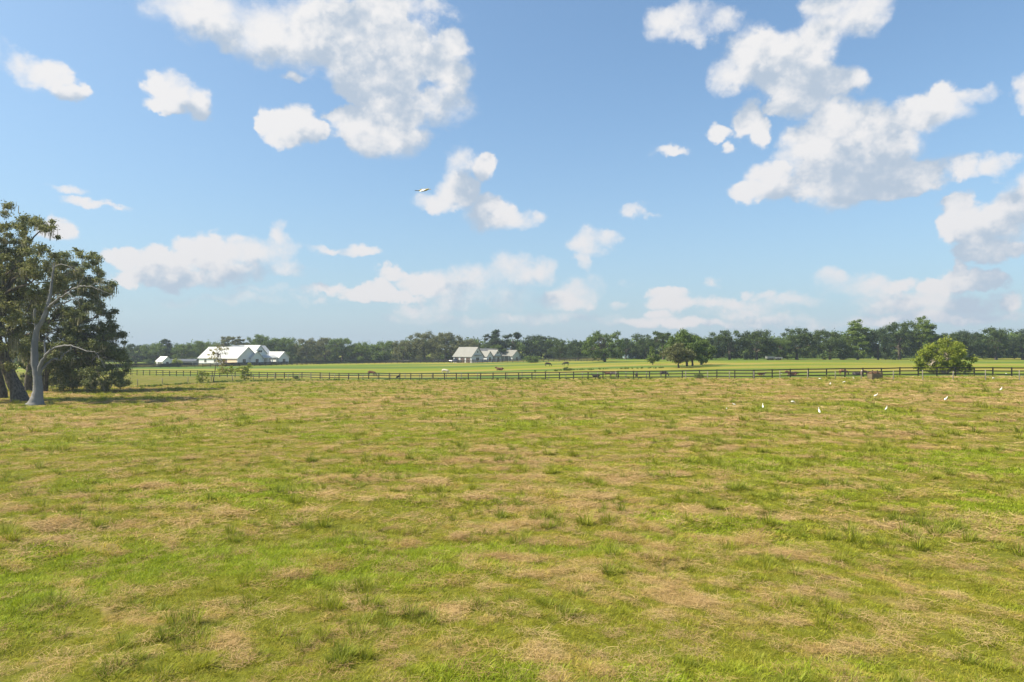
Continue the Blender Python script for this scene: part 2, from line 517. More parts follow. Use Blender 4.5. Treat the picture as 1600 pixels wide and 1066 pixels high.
# ------------------------------------------------------------------ grass (geometry-node instances of blade clumps)
def blades(n, spread, l0, l1, w, lean=.5, flat=False, seed=0, curve=.5, droop=0.):
    r = np.random.default_rng(seed)
    rad = spread * np.sqrt(r.random(n)); ph = r.random(n) * 2 * np.pi
    bx_, by_ = rad * np.cos(ph), rad * np.sin(ph)
    az = ph + r.normal(0, 1.0, n) if not flat else r.random(n) * 2 * np.pi
    L = l0 + (l1 - l0) * r.random(n) ** 1.4
    if flat: el = np.clip(r.normal(.10, .16, n), -.05, .6)
    else: el = np.clip(np.pi / 2 - np.abs(r.normal(lean * (rad / spread + .3), .25, n)), .15, 1.5)
    segs = 3
    P = np.zeros((n, segs + 1, 3)); W = np.zeros((n, segs + 1))
    cur = np.stack([bx_, by_, np.full(n, -.01) + (r.random(n) * .05 if flat else 0)], 1)
    P[:, 0] = cur
    for k in range(segs):
        d = np.stack([np.cos(el) * np.cos(az), np.cos(el) * np.sin(az), np.sin(el)], 1)
        cur = cur + d * (L / segs)[:, None]
        P[:, k + 1] = cur
        if flat: az = az + r.normal(0, .35, n); el = el - r.random(n) * .15
        else: el = el - curve * (.3 + r.random(n)) * (k + 1) * .35
    ww = w * (.6 + .8 * r.random(n))
    side = np.stack([-np.sin(az + .4), np.cos(az + .4), r.normal(0, .25, n)], 1)
    prof = [1, .85, .6, .08] if not flat else [.8, 1, .9, .4]
    V = np.zeros((n, segs + 1, 2, 3))
    for k in range(segs + 1):
        V[:, k, 0] = P[:, k] - side * (ww * prof[k] / 2)[:, None]
        V[:, k, 1] = P[:, k] + side * (ww * prof[k] / 2)[:, None]
    V[:, :, :, 2] = np.maximum(V[:, :, :, 2], -.02)
    b = (np.arange(n) * (segs + 1) * 2)[:, None]
    Fs = [np.concatenate([b + 2 * k, b + 2 * k + 1, b + 2 * k + 3, b + 2 * k + 2], 1) for k in range(segs)]
    rnd = np.repeat(r.random(n), (segs + 1) * 2)
    hgt = np.tile(np.repeat(np.linspace(0, 1, segs + 1), 2), n)
    return V.reshape(-1, 3), np.concatenate(Fs), {'rnd': rnd, 'hgt': hgt}

gr = Mat('grass_blades')
ad, at_, ar, ah = gr.attr('dry', 'INSTANCER'), gr.attr('tone', 'INSTANCER'), gr.attr('rnd'), gr.attr('hgt')
g1 = gr.mix(ar, (.135, .155, .012), (.410, .410, .036))
g2 = gr.mix(ar, (.145, .205, .010), (.350, .430, .022))
gg = gr.mix(at_, g1, g2)
olive = gr.mix(ar, (.31, .265, .038), (.50, .41, .078))
tan_ = gr.mix(ar, (.33, .24, .070), (.58, .43, .150))
c1 = gr.mix(gr.ss(ad, .0, .55), gg, olive)
c1 = gr.mix(gr.ss(gr.math('ADD', ad, gr.math('MULTIPLY', ar, .35)), .55, 1.15), c1, tan_)
c1 = gr.mix(gr.math('MULTIPLY', gr.ss(ah, .6, 1.), .30), c1, (.42, .36, .14))
gr.leafy(c1, .38, .5, .01)
hy = Mat('dry_hay')
hr = hy.attr('rnd'); hd = hy.attr('tone', 'INSTANCER')
hc = hy.mix(hr, (.23, .145, .058), (.60, .415, .185))
hc = hy.mix(hy.math('MULTIPLY', hy.attr('dry', 'INSTANCER'), .45), hc, hy.mix(hr, (.17, .092, .048), (.40, .24, .125)))
hc = hy.mix(hy.math('MULTIPLY', hd, .35), hc, (.70, .56, .32))
hy.leafy(hc, .25, .5, .01)
tf = Mat('tall_tufts')
tr = tf.attr('rnd'); tt = tf.attr('tone', 'INSTANCER'); t_h = tf.attr('hgt')
tc = tf.mix(tr, (.090, .125, .014), (.32, .36, .036))
tc = tf.mix(tt, tc, tf.mix(tr, (.16, .190, .012), (.34, .35, .028)))
tc = tf.mix(tf.math('MULTIPLY', tf.ss(t_h, .55, 1.), .35), tc, (.40, .34, .15))
tf.leafy(tc, .38, .5, .01)

def protos(prefix, specs, mat):
    c = bpy.data.collections.new(prefix)
    for i, sp in enumerate(specs):
        V, F, A = blades(**sp, seed=100 + i)
        add('%s_%02d' % (prefix, i), mesh_np(prefix, V, F, (mat,), A), coll=c)
    return c

def scatter(name, coll, pts, idx, scl, dryv, tone, label, cat):
    me = bpy.data.meshes.new(name)
    me.vertices.add(len(pts)); me.vertices.foreach_set('co', np.asarray(pts, np.float32).ravel())
    for k, v in (('scl', scl), ('dry', dryv), ('tone', tone), ('spin', RNG.random(len(pts)) * 6.283)):
        a = me.attributes.new(k, 'FLOAT', 'POINT'); a.data.foreach_set('value', np.asarray(v, np.float32))
    a = me.attributes.new('pick', 'INT', 'POINT'); a.data.foreach_set('value', np.asarray(idx, np.int32))
    me.update()
    o = add(name, me); tag(o, label, cat, kind='stuff')
    ng = bpy.data.node_groups.new(name, 'GeometryNodeTree')
    ng.interface.new_socket('Geometry', in_out='INPUT', socket_type='NodeSocketGeometry')
    ng.interface.new_socket('Geometry', in_out='OUTPUT', socket_type='NodeSocketGeometry')
    N = ng.nodes.new; L = ng.links.new
    gi, go = N('NodeGroupInput'), N('NodeGroupOutput')
    ci = N('GeometryNodeCollectionInfo'); ci.inputs[0].default_value = coll; ci.inputs['Separate Children'].default_value = True; ci.inputs['Reset Children'].default_value = True
    ip = N('GeometryNodeInstanceOnPoints'); ip.inputs['Pick Instance'].default_value = True
    def na(nm, t):
        x = N('GeometryNodeInputNamedAttribute'); x.data_type = t; x.inputs[0].default_value = nm; return x.outputs[0]
    cx = N('ShaderNodeCombineXYZ'); L(na('spin', 'FLOAT'), cx.inputs[2])
    m2p = N('GeometryNodeMeshToPoints')
    L(gi.outputs[0], m2p.inputs[0]); L(m2p.outputs[0], ip.inputs['Points'])
    L(ci.outputs[0], ip.inputs['Instance']); L(na('pick', 'INT'), ip.inputs['Instance Index'])
    L(cx.outputs[0], ip.inputs['Rotation']); L(na('scl', 'FLOAT'), ip.inputs['Scale'])
    L(ip.outputs[0], go.inputs[0])
    md = o.modifiers.new('scatter', 'NODES'); md.node_group = ng
    return o

def ring(r0, r1, dens, half=0.78):
    n = int(half * (r1 * r1 - r0 * r0) * dens)
    r = np.sqrt(r0 * r0 + (r1 * r1 - r0 * r0) * RNG.random(n)); t = (RNG.random(n) * 2 - 1) * half
    return r * np.sin(t), r * np.cos(t)

def base_z(x, y):
    d = dry_mask(x, y)
    nn = 1 - smooth(np.hypot(x, y), 90, 130)
    return ground_z(x, y) + nn * ((nfbm(x / 1.4, y / 1.1, 71, 2) - .5) * .20 + d * .05), d

QF = 1.0
carpet = [(7.5, 21, 54, dict(n=80, spread=.19, l0=.05, l1=.16, w=.0075)),
          (21, 46, 19, dict(n=80, spread=.36, l0=.06, l1=.17, w=.013)),
          (46, 128, 4.4, dict(n=80, spread=.75, l0=.07, l1=.16, w=.024))]
pc = protos('grass_patch', [dict(c[3], lean=.9 + .2 * k, curve=.6) for c in carpet for k in range(3)], gr.m)
P, IDX, S, D, T = [], [], [], [], []
for k, (r0, r1, dens, _) in enumerate(carpet):
    x, y = ring(r0, r1, dens)
    z, d = base_z(x, y)
    keep = (RNG.random(len(x)) > d * .50) & (beyond_fence(x, y) < 1.5)
    lu = lush_mask(x, y)
    x, y, z, d, lu = x[keep], y[keep], z[keep], d[keep], lu[keep]
    P.append(np.stack([x, y, z], 1)); IDX.append(k * 3 + RNG.integers(0, 3, len(x)))
    S.append((.65 + .6 * RNG.random(len(x))) * (.75 + .5 * lu)); D.append(np.clip(d * .72 + RNG.normal(.08, .16, len(x)) - .18 * lu + .12 * smooth(y, 35, 100), 0, 1)); T.append(np.clip(lu + RNG.normal(0, .2, len(x)), 0, 1))
cat_ = lambda a: np.concatenate(a)
scatter('grass', pc, cat_(P), cat_(IDX), cat_(S), cat_(D), cat_(T), 'short green and yellowing grass carpeting the near pasture', 'grass')

hay = [(7.5, 21, 24, dict(n=110, spread=.26, l0=.08, l1=.34, w=.0042)),
       (21, 46, 9, dict(n=100, spread=.45, l0=.12, l1=.45, w=.009)),
       (46, 128, 2.4, dict(n=90, spread=.9, l0=.2, l1=.7, w=.020))]
ph_ = protos('hay_patch', [dict(c[3], flat=True) for c in hay for k in range(3)], hy.m)
P, IDX, S, D, T = [], [], [], [], []
for k, (r0, r1, dens, _) in enumerate(hay):
    x, y = ring(r0, r1, dens)
    z, d = base_z(x, y)
    keep = (RNG.random(len(x)) < .13 + .75 * d * d) & (beyond_fence(x, y) < -.5)
    x, y, z, d = x[keep], y[keep], z[keep], d[keep]
    P.append(np.stack([x, y, z + .012], 1)); IDX.append(k * 3 + RNG.integers(0, 3, len(x)))
    S.append(.6 + .6 * RNG.random(len(x))); D.append(smooth(nfbm(x / 3.1, y / 2.2, 91, 3), .46, .62)); T.append(RNG.random(len(x)))
scatter('dry_hay', ph_, cat_(P), cat_(IDX), cat_(S), cat_(D), cat_(T), 'tan dry cut hay strewn in streaks over the near pasture', 'hay')

tuft = [(7.5, 21, 2.6, dict(n=90, spread=.13, l0=.12, l1=.34, w=.0085)),
        (21, 46, 1.7, dict(n=85, spread=.13, l0=.14, l1=.42, w=.012)),
        (46, 128, .55, dict(n=60, spread=.20, l0=.18, l1=.46, w=.026))]
pt = protos('tuft_patch', [dict(c[3], lean=.40 + .2 * k, curve=.42) for c in tuft for k in range(3)], tf.m)
P, IDX, S, D, T = [], [], [], [], []
for k, (r0, r1, dens, _) in enumerate(tuft):
    x, y = ring(r0, r1, dens * (2.4, 2.4, 3.0)[k])
    z, d = base_z(x, y)
    cl = smooth(nfbm(x / 1.6, y / 1.3, 81, 3, .6), .52, .66)
    keep = (RNG.random(len(x)) < .10 + .9 * cl) & (beyond_fence(x, y) < -.3)
    x, y, z, d, cl = x[keep], y[keep], z[keep], d[keep], cl[keep]
    P.append(np.stack([x, y, z - .01], 1)); IDX.append(k * 3 + RNG.integers(0, 3, len(x)))
    S.append((.42 + .80 * RNG.random(len(x)) ** 1.6) * (.75 + .42 * cl)); D.append(d); T.append(np.clip(smooth(nfbm(x / 2.3, y / 2.3, 97, 2), .35, .65) + RNG.normal(0, .2, len(x)), 0, 1))
scatter('grass_tufts', pt, cat_(P), cat_(IDX), cat_(S), cat_(D), cat_(T), 'taller dark green tufts dotted through the mown pasture', 'grass tuft')

# ------------------------------------------------------------------ foliage
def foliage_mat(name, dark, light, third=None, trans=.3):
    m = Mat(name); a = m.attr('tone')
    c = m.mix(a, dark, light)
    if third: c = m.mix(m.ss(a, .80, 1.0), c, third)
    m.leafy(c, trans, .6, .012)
    return m.m
FM = {
 'dark': foliage_mat('leaves_dark', (.032, .054, .014), (.088, .128, .030)),
 'blue': foliage_mat('leaves_bluish', (.028, .048, .022), (.072, .106, .040)),
 'grey': foliage_mat('leaves_grey', (.080, .090, .036), (.19, .20, .085), (.26, .24, .12)),
 'mid':  foliage_mat('leaves_mid', (.058, .100, .022), (.155, .215, .048)),
 'bright': foliage_mat('leaves_bright', (.075, .125, .020), (.17, .23, .035), trans=.4),
 'yellow': foliage_mat('leaves_yellow', (.13, .18, .020), (.31, .34, .040), (.42, .40, .07), trans=.4),
 'oak': foliage_mat('leaves_oak', (.080, .100, .034), (.25, .27, .095), (.42, .40, .20)),
 'oakwarm': foliage_mat('leaves_oak_warm', (.092, .108, .034), (.29, .29, .10), (.46, .42, .21)),
 'autumn': foliage_mat('leaves_sparse', (.17, .17, .045), (.36, .30, .10), (.42, .30, .16), trans=.4),
}
bk = Mat('bark'); bc = bk.coord((1, 1, .35)); bn1 = bk.noise(6, 6, .7, bc)
bk.bsdf(bk.mix(bk.ss(bn1, .3, .7), (.050, .040, .032), (.17, .145, .12)), .95, 0, bk.bump(bn1, .9, .08), .1)
BARK = bk.m
bp = Mat('pale_bark'); bc = bp.coord((1, 1, .3)); bn1 = bp.noise(5, 6, .7, bc)
bp.bsdf(bp.mix(bp.ss(bn1, .3, .7), (.22, .18, .14), (.48, .42, .35)), .95, 0, bp.bump(bn1, .6, .05), .1)
PALEBARK = bp.m
dwm = Mat('dead_wood'); bc = dwm.coord((1, 1, .22)); bn1 = dwm.noise(7, 7, .7, bc); bn2 = dwm.noise(1.1, 4, .6, bc)
dwm.bsdf(dwm.mix(dwm.ss(bn2, .35, .65), dwm.mix(bn1, (.10, .10, .105), (.215, .215, .225)), dwm.mix(bn1, (.15, .145, .145), (.28, .275, .28))), .9, 0, dwm.bump(bn1, .9, .06), .15)
DEADWOOD = dwm.m
mo = Mat('hanging_moss'); ma = mo.attr('tone'); mo.leafy(mo.mix(ma, (.17, .16, .10), (.40, .36, .22)), .35, .6, .02)
MOSS = mo.m

def leaf_cloud(C, RADS, n, size, seed=0, flat=.75, shell=.55, hang=0.0, asp=.62):
    """n leaf cards spread through clumps at C with radii RADS -> V, F, tone"""
    r = np.random.default_rng(seed)
    C = np.asarray(C, float); RADS = np.asarray(RADS, float)
    w = RADS ** 2; w /= w.sum()
    k = r.choice(len(C), n, p=w)
    d = r.normal(size=(n, 3)); d /= np.linalg.norm(d, axis=1)[:, None]
    rad = RADS[k] * (shell + (1 - shell) * r.random(n)) * (1 + .26 * r.normal(size=n))
    # lumpy outline
    rad *= 1 + .25 * np.sin(d[:, 0] * 5 + k) * np.sin(d[:, 2] * 6 + 2 * k)
    P = C[k] + d * rad[:, None] * np.array([1, 1, flat])
    nrm = d * .7 + r.normal(size=(n, 3)) * .75 + np.array([0, 0, .35])
    nrm /= np.linalg.norm(nrm, axis=1)[:, None]
    t = np.cross(nrm, r.normal(size=(n, 3))); t /= np.linalg.norm(t, axis=1)[:, None]
    b = np.cross(nrm, t)
    s = size * (.55 + .9 * r.random(n))
    if hang: t = t * .3 + np.array([0, 0, -1.]) * .9
    a1 = t * s[:, None]; b1 = b * (s * asp)[:, None]
    V = np.stack([P - a1, P + b1 * .9 - a1 * .1, P + a1, P - b1 * .9 + a1 * .1], 1)   # pointed leaf shape
    F = np.arange(n * 4).reshape(n, 4)
    ct = r.random(len(C))
    tone = np.clip(.30 * ct[k] + .45 * r.random(n) + .12 + r.normal(0, .08, n), 0, 1)
    return V.reshape(-1, 3), F, np.repeat(tone, 4)

def crown_clumps(ells, n, rmin, rmax, seed, gap=.55):
    """clump centres inside a union of ellipsoids (x,y,z,rx,ry,rz), pushed towards its skin and kept apart"""
    r = random.Random(seed); out = []
    vol = [e[3] * e[4] * e[5] for e in ells]
    tries = 0
    while len(out) < n and tries < n * 60:
        tries += 1
        e = r.choices(ells, vol)[0]
        while True:
            d = [r.uniform(-1, 1) for _ in range(3)]
            l = math.sqrt(sum(v * v for v in d))
            if .15 < l < 1: break
        q = l ** .45 / l * .93
        p = (e[0] + d[0] * q * e[3], e[1] + d[1] * q * e[4], e[2] + d[2] * q * e[5])
        rad = r.uniform(rmin, rmax)
        if all((p[0] - o[0]) ** 2 + (p[1] - o[1]) ** 2 + (p[2] - o[2]) ** 2 > (gap * (rad + o[3])) ** 2 for o in out):
            out.append((*p, rad))
    return out

def limbs(npm, start, clumps, n, r0, seed, seg=6):
    """branches from a fork to clumps"""
    rr = random.Random(seed)
    cs = sorted(clumps, key=lambda c: rr.random())[:n]
    for i, c in enumerate(cs):
        s = Vector(start) + Vector((rr.uniform(-.3, .3), rr.uniform(-.3, .3), rr.uniform(-.6, .8))) * r0 * 2
        e = Vector(c[:3]); L = (e - s).length
        m1 = s.lerp(e, .35) + Vector((rr.gauss(0, .09), rr.gauss(0, .09), abs(rr.gauss(0, .10)) + .03)) * L
        m2 = s.lerp(e, .7) + Vector((rr.gauss(0, .08), rr.gauss(0, .08), rr.gauss(.03, .06))) * L
        a = r0 * rr.uniform(.30, .62)
        path, rad = smooth_path([s, m1, m2, e], [a, a * .62, a * .35, a * .10], 4, L * .008, seed + i)
        npm.tube(path, rad, seg, .08, seed + i)
        for j in range(3):
            q = path[rr.randrange(len(path) // 3, len(path) - 2)]
            f = q + Vector((rr.gauss(0, 1), rr.gauss(0, 1), rr.gauss(.3, .6))).normalized() * L * rr.uniform(.15, .35)
            g = q.lerp(f, .5) + Vector((0, 0, L * .03))
            npm.tube([q, g, f], [a * .28, a * .18, a * .05], 5)

def proto_tree(kind, h, w, seed, nleaf=5200, base=.12, size=.30, style='oak'):
    """crown mesh and trunk mesh for a tree of height h, width w, standing at the origin"""
    rr = random.Random(seed)
    zb = h * base
    if style == 'oak':
        ells = [(rr.uniform(-.1, .1) * w, rr.uniform(-.1, .1) * w, (zb + h) / 2, w * .42, w * .42, (h - zb) * .42)]
        for k in range(6):
            a = rr.uniform(0, 6.28)
            ells.append((math.cos(a) * w * .27, math.sin(a) * w * .27, rr.uniform(zb + .22 * h, h * .78), w * .23, w * .23, h * .19))
        for k in range(3):
            ells.append((rr.uniform(-.2, .2) * w, rr.uniform(-.2, .2) * w, h * .82, w * .16, w * .16, h * .15))
        for k in range(5):
            a = rr.uniform(0, 6.28); ells.append((math.cos(a) * w * .3, math.sin(a) * w * .3, h * rr.uniform(.08, .2), w * .16, w * .16, h * .12))
        n = 84; r1, r2 = .05 * w, .115 * w
    elif style == 'pine':
        ells = []
        for k in range(4):
            ells.append((rr.uniform(-.22, .22) * w, rr.uniform(-.2, .2) * w, h * (.52 + .14 * k), w * (.38 - .05 * k), w * (.38 - .05 * k), h * .11))
        n = 34; r1, r2 = .07 * w, .13 * w
    elif style == 'cone':
        ells = [(rr.uniform(-.08, .08) * w, 0, h * (.2 + .165 * k), w * (.44 - .05 * k), w * (.44 - .05 * k), h * .17) for k in range(5)]
        n = 90; r1, r2 = .06 * w, .12 * w; ells = ells + ells[2:] * 3
    else:   # bush
        ells = [(0, 0, h * .5, w * .45, w * .45, h * .48)]
        n = 26; r1, r2 = .10 * w, .17 * w
    cl = crown_clumps(ells, n, r1, r2, seed, .42)
    C = np.array([c[:3] for c in cl]); RD = np.array([c[3] for c in cl])
    C[:, 2] = np.maximum(C[:, 2], RD * .5)
    V, F, t = leaf_cloud(C, RD, nleaf, size, seed, .8, .45)
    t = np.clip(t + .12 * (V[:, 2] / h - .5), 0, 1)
    V[:, 2] = np.maximum(V[:, 2], .05)
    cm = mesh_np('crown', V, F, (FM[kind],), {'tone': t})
    nn = NP(); tr = max(.12, w * .030)
    fork = (0, 0, h * (.30 if style != 'pine' else .6))
    path, rad = smooth_path([(0, 0, -.3), (rr.uniform(-.1, .1), 0, h * .06), (rr.uniform(-.2, .2), rr.uniform(-.2, .2), fork[2] * .6), fork], [tr * 1.7, tr * 1.15, tr, tr * .85], 3)
    nn.tube(path, rad, 8, .06, seed)
    limbs(nn, fork, [c for c in cl], 10, tr * 1.4, seed)
    return cm, nn.mesh('trunk', BARK), h, w

PROTO = {}
def proto(key):
    if key in PROTO: return PROTO[key]
    kind, style, v = key
    dims = {'oak': (14, 15), 'pine': (15, 9), 'cone': (14, 9), 'bush': (3, 4)}[style]
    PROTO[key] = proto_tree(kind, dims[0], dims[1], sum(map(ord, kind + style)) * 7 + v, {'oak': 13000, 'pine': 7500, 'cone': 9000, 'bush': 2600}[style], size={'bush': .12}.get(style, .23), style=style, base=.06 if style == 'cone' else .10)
    return PROTO[key]

def tree(name, key, loc, h, w, label, cat='tree', group=None, rz=None):
    cm, tm, h0, w0 = proto(key)
    t = empty(name, (loc[0], loc[1], loc[2] - .05), random.uniform(0, 6.28) if rz is None else rz)
    t.scale = (w / w0, w / w0, h / h0)
    tag(t, label, cat, group)
    add('crown', cm, t); add('trunk', tm, t)
    return t

# ------------------------------------------------------------------ far treeline (each tree its own thing)
# px centre, px of top, px width, colour, style, base px row, label
TL = [
 (212, 537, 44, 'blue', 'oak', 569, 'dark treeline oak showing just right of the big mossy oaks'),
 (246, 535, 46, 'mid', 'oak', 569, 'green treeline oak rising behind the small white shed'),
 (262, 533, 26, 'blue', 'pine', 568, 'thin dark pine behind the small white shed roof'),
 (284, 537, 40, 'mid', 'oak', 569, 'light green treeline oak between the white shed and the big white house'),
 (316, 532, 44, 'mid', 'oak', 568, 'treeline oak at the left roof corner of the big white metal roofed house'),
 (350, 528, 36, 'grey', 'pine', 567, 'thin topped grey pine behind the left half of the big white roof'),
 (374, 528, 34, 'grey', 'pine', 567, 'scraggly grey pine behind the right half of the big white roof'),
 (410, 522, 46, 'mid', 'oak', 567, 'rounded green oak standing behind the centre gable of the big white house'),
 (446, 524, 46, 'mid', 'oak', 567, 'rounded oak behind the right end of the big white house'),
 (478, 529, 40, 'grey', 'oak', 567, 'grey green oak just right of the big white house'),
 (508, 528, 40, 'grey', 'oak', 566, 'mossy grey oak second to the right of the big white house'),
 (535, 525, 42, 'mid', 'oak', 566, 'fresh green tree with a pointed top left of the low treeline dip'),
 (564, 534, 42, 'bright', 'oak', 566, 'low bright green tree in the dip of the left treeline'),
 (598, 532, 50, 'mid', 'oak', 566, 'broad dark green tree just left of the tall tan mossy trees'),
 (630, 531, 40, 'grey', 'oak', 566, 'grey green tree above the pale flatbed trailer'),
 (664, 519, 46, 'grey', 'oak', 566, 'tall tan grey mossy oak left of the white car'),
 (696, 520, 50, 'grey', 'oak', 566, 'tall tan grey mossy oak standing behind the white car'),
 (730, 529, 44, 'grey', 'oak', 566, 'lower mossy oak behind the garage of the grey roofed house'),
 (772, 519, 36, 'blue', 'pine', 564, 'tall dark pine behind the middle of the grey roofed house'),
 (800, 521, 38, 'blue', 'pine', 564, 'tall dark pine behind the right end of the grey roofed house'),
 (776, 535, 46, 'mid', 'oak', 565, 'green oak close behind the porch of the grey roofed house'),
 (846, 523, 50, 'blue', 'oak', 564, 'dark bluish oak right of the grey roofed house'),
 (826, 526, 40, 'blue', 'oak', 564, 'dark oak at the right gable of the grey roofed house'),
 (876, 529, 40, 'dark', 'oak', 563, 'dark oak behind the two brown grazing cows'),
 (903, 531, 36, 'blue', 'oak', 563, 'low dark oak touching the left side of the lone round oak'),
 (978, 530, 32, 'blue', 'oak', 561, 'low bluish oak behind the pale van right of the lone round oak'),
 (1008, 521, 46, 'dark', 'oak', 561, 'dark green oak behind the pale box trailer'),
 (1036, 518, 38, 'dark', 'pine', 562, 'tall dark pine behind the young yellow green sapling'),
 (1078, 518, 58, 'dark', 'oak', 562, 'dark oak rising behind the field clump of trees'),
 (1112, 527, 36, 'blue', 'oak', 562, 'lower dark oak just right of the field clump of trees'),
 (1140, 515, 50, 'dark', 'oak', 562, 'rounded dark oak left of the pale trailer in the far trees'),
 (1182, 513, 56, 'dark', 'oak', 562, 'wide dark oak just left of the low white trailer'),
 (1216, 528, 40, 'mid', 'oak', 562, 'lower greener oak over the low white trailer'),
 (1245, 512, 58, 'dark', 'oak', 562, 'wide dark oak with open airy top right of the low white trailer'),
 (1297, 513, 50, 'dark', 'oak', 562, 'dark oak left of the tall yellow green treeline tree'),
 (1340, 503, 46, 'bright', 'cone', 562, 'tall yellow green tree standing out of the dark right treeline'),
 (1372, 512, 38, 'blue', 'oak', 562, 'bluish oak just right of the tall yellow green treeline tree'),
 (1405, 499, 62, 'dark', 'oak', 562, 'tallest and broadest dark oak of the right treeline'),
 (1446, 498, 40, 'bright', 'cone', 562, 'tall fresh green tree behind the left side of the yellow field tree'),
 (1436, 516, 46, 'dark', 'oak', 562, 'dark oak behind the left side of the bright yellow green field tree'),
 (1480, 517, 50, 'dark', 'oak', 562, 'dark oak behind the crown of the bright yellow green field tree'),
 (1516, 516, 44, 'blue', 'oak', 562, 'dark bluish oak right of the bright yellow green field tree'),
 (1556, 511, 54, 'dark', 'oak', 562, 'rounded dark oak second from the right end of the treeline'),
 (1598, 516, 54, 'blue', 'oak', 562, 'dark oak at the far right end of the treeline'),
 (1648, 510, 60, 'dark', 'oak', 562, 'dark oak just past the right edge of the picture'), (1700, 514, 60, 'blue', 'oak', 562, 'bluish oak second past the right edge of the picture'),
 (150, 534, 60, 'dark', 'oak', 570, 'dark far oak hidden behind the right live oak of the left grove'), (90, 534, 60, 'mid', 'oak', 571, 'mid green far oak hidden behind the pale dead tree and grove'), (20, 534, 60, 'dark', 'oak', 572, 'dark far oak hidden behind the huge leaning live oak'), (-60, 532, 70, 'mid', 'oak', 572, 'mid green far oak past the left edge of the picture'),
]
def treeline_Y(px, by):
    y = at(px, by).y
    return y
rt = random.Random(5)
for i, (px, top, wpx, kind, style, by, lab) in enumerate(TL):
    p = at(px, by + .4)
    Y = p.y + (rt.uniform(0, 9) if px < 900 else rt.uniform(0, 5))
    if px < 560: Y = max(Y, 305)
    elif px < 870: Y = max(Y, 306)
    elif px < 900: Y = max(Y, 290)
    p = onY(px, Y)
    d = ray(px, top); h = CAM_H + d.z * Y - p.z
    w = wpx / FPX * Y * 1.12
    tree({'oak': 'oak_tree', 'pine': 'pine_tree', 'cone': 'tall_tree'}[style], (kind, style, i % 3), p, h * 1.03, w,
         lab or 'dark far treeline tree standing beyond the picture edge', {'oak': 'tree', 'pine': 'pine tree', 'cone': 'tree'}[style],
         'trees of the far treeline')

# the woods behind and under them, one unbroken mass
r = np.random.default_rng(3)
C = []; RD = []
for px in np.arange(-120, 1760, 5.0):
    for k in range(6):
        base = np.interp(px, [0, 500, 900, 1000, 1700], [330, 320, 290, 262, 262])
        Y = base + 4 + r.random() * 24
        top = np.interp(px, [0, 220, 380, 560, 640, 700, 760, 830, 900, 1000, 1100, 1200, 1400, 1500, 1600], [541, 541, 533, 540, 532, 529, 533, 530, 534, 531, 529, 525, 516, 525, 520])
        q = onY(px + r.normal() * 3, Y)
        hh = (CAM_H + ray(px, top).z * Y - q.z) * ((.15 + .92 * r.random() ** .6) if k < 4 else .02 + .22 * r.random())
        rad = 1.6 + 1.4 * r.random()
        C.append((q.x, q.y, q.z + max(hh - rad * .6, rad * .5))); RD.append(rad)
V, F, t = leaf_cloud(C, RD, 190000, .40, 9, .9, .3)
fm = mesh_np('woods', V, F, (FM['mid'],), {'tone': t * .8})
tag(add('woods', fm), 'dark unbroken mass of woods behind and beneath the treeline', 'woods', kind='stuff')

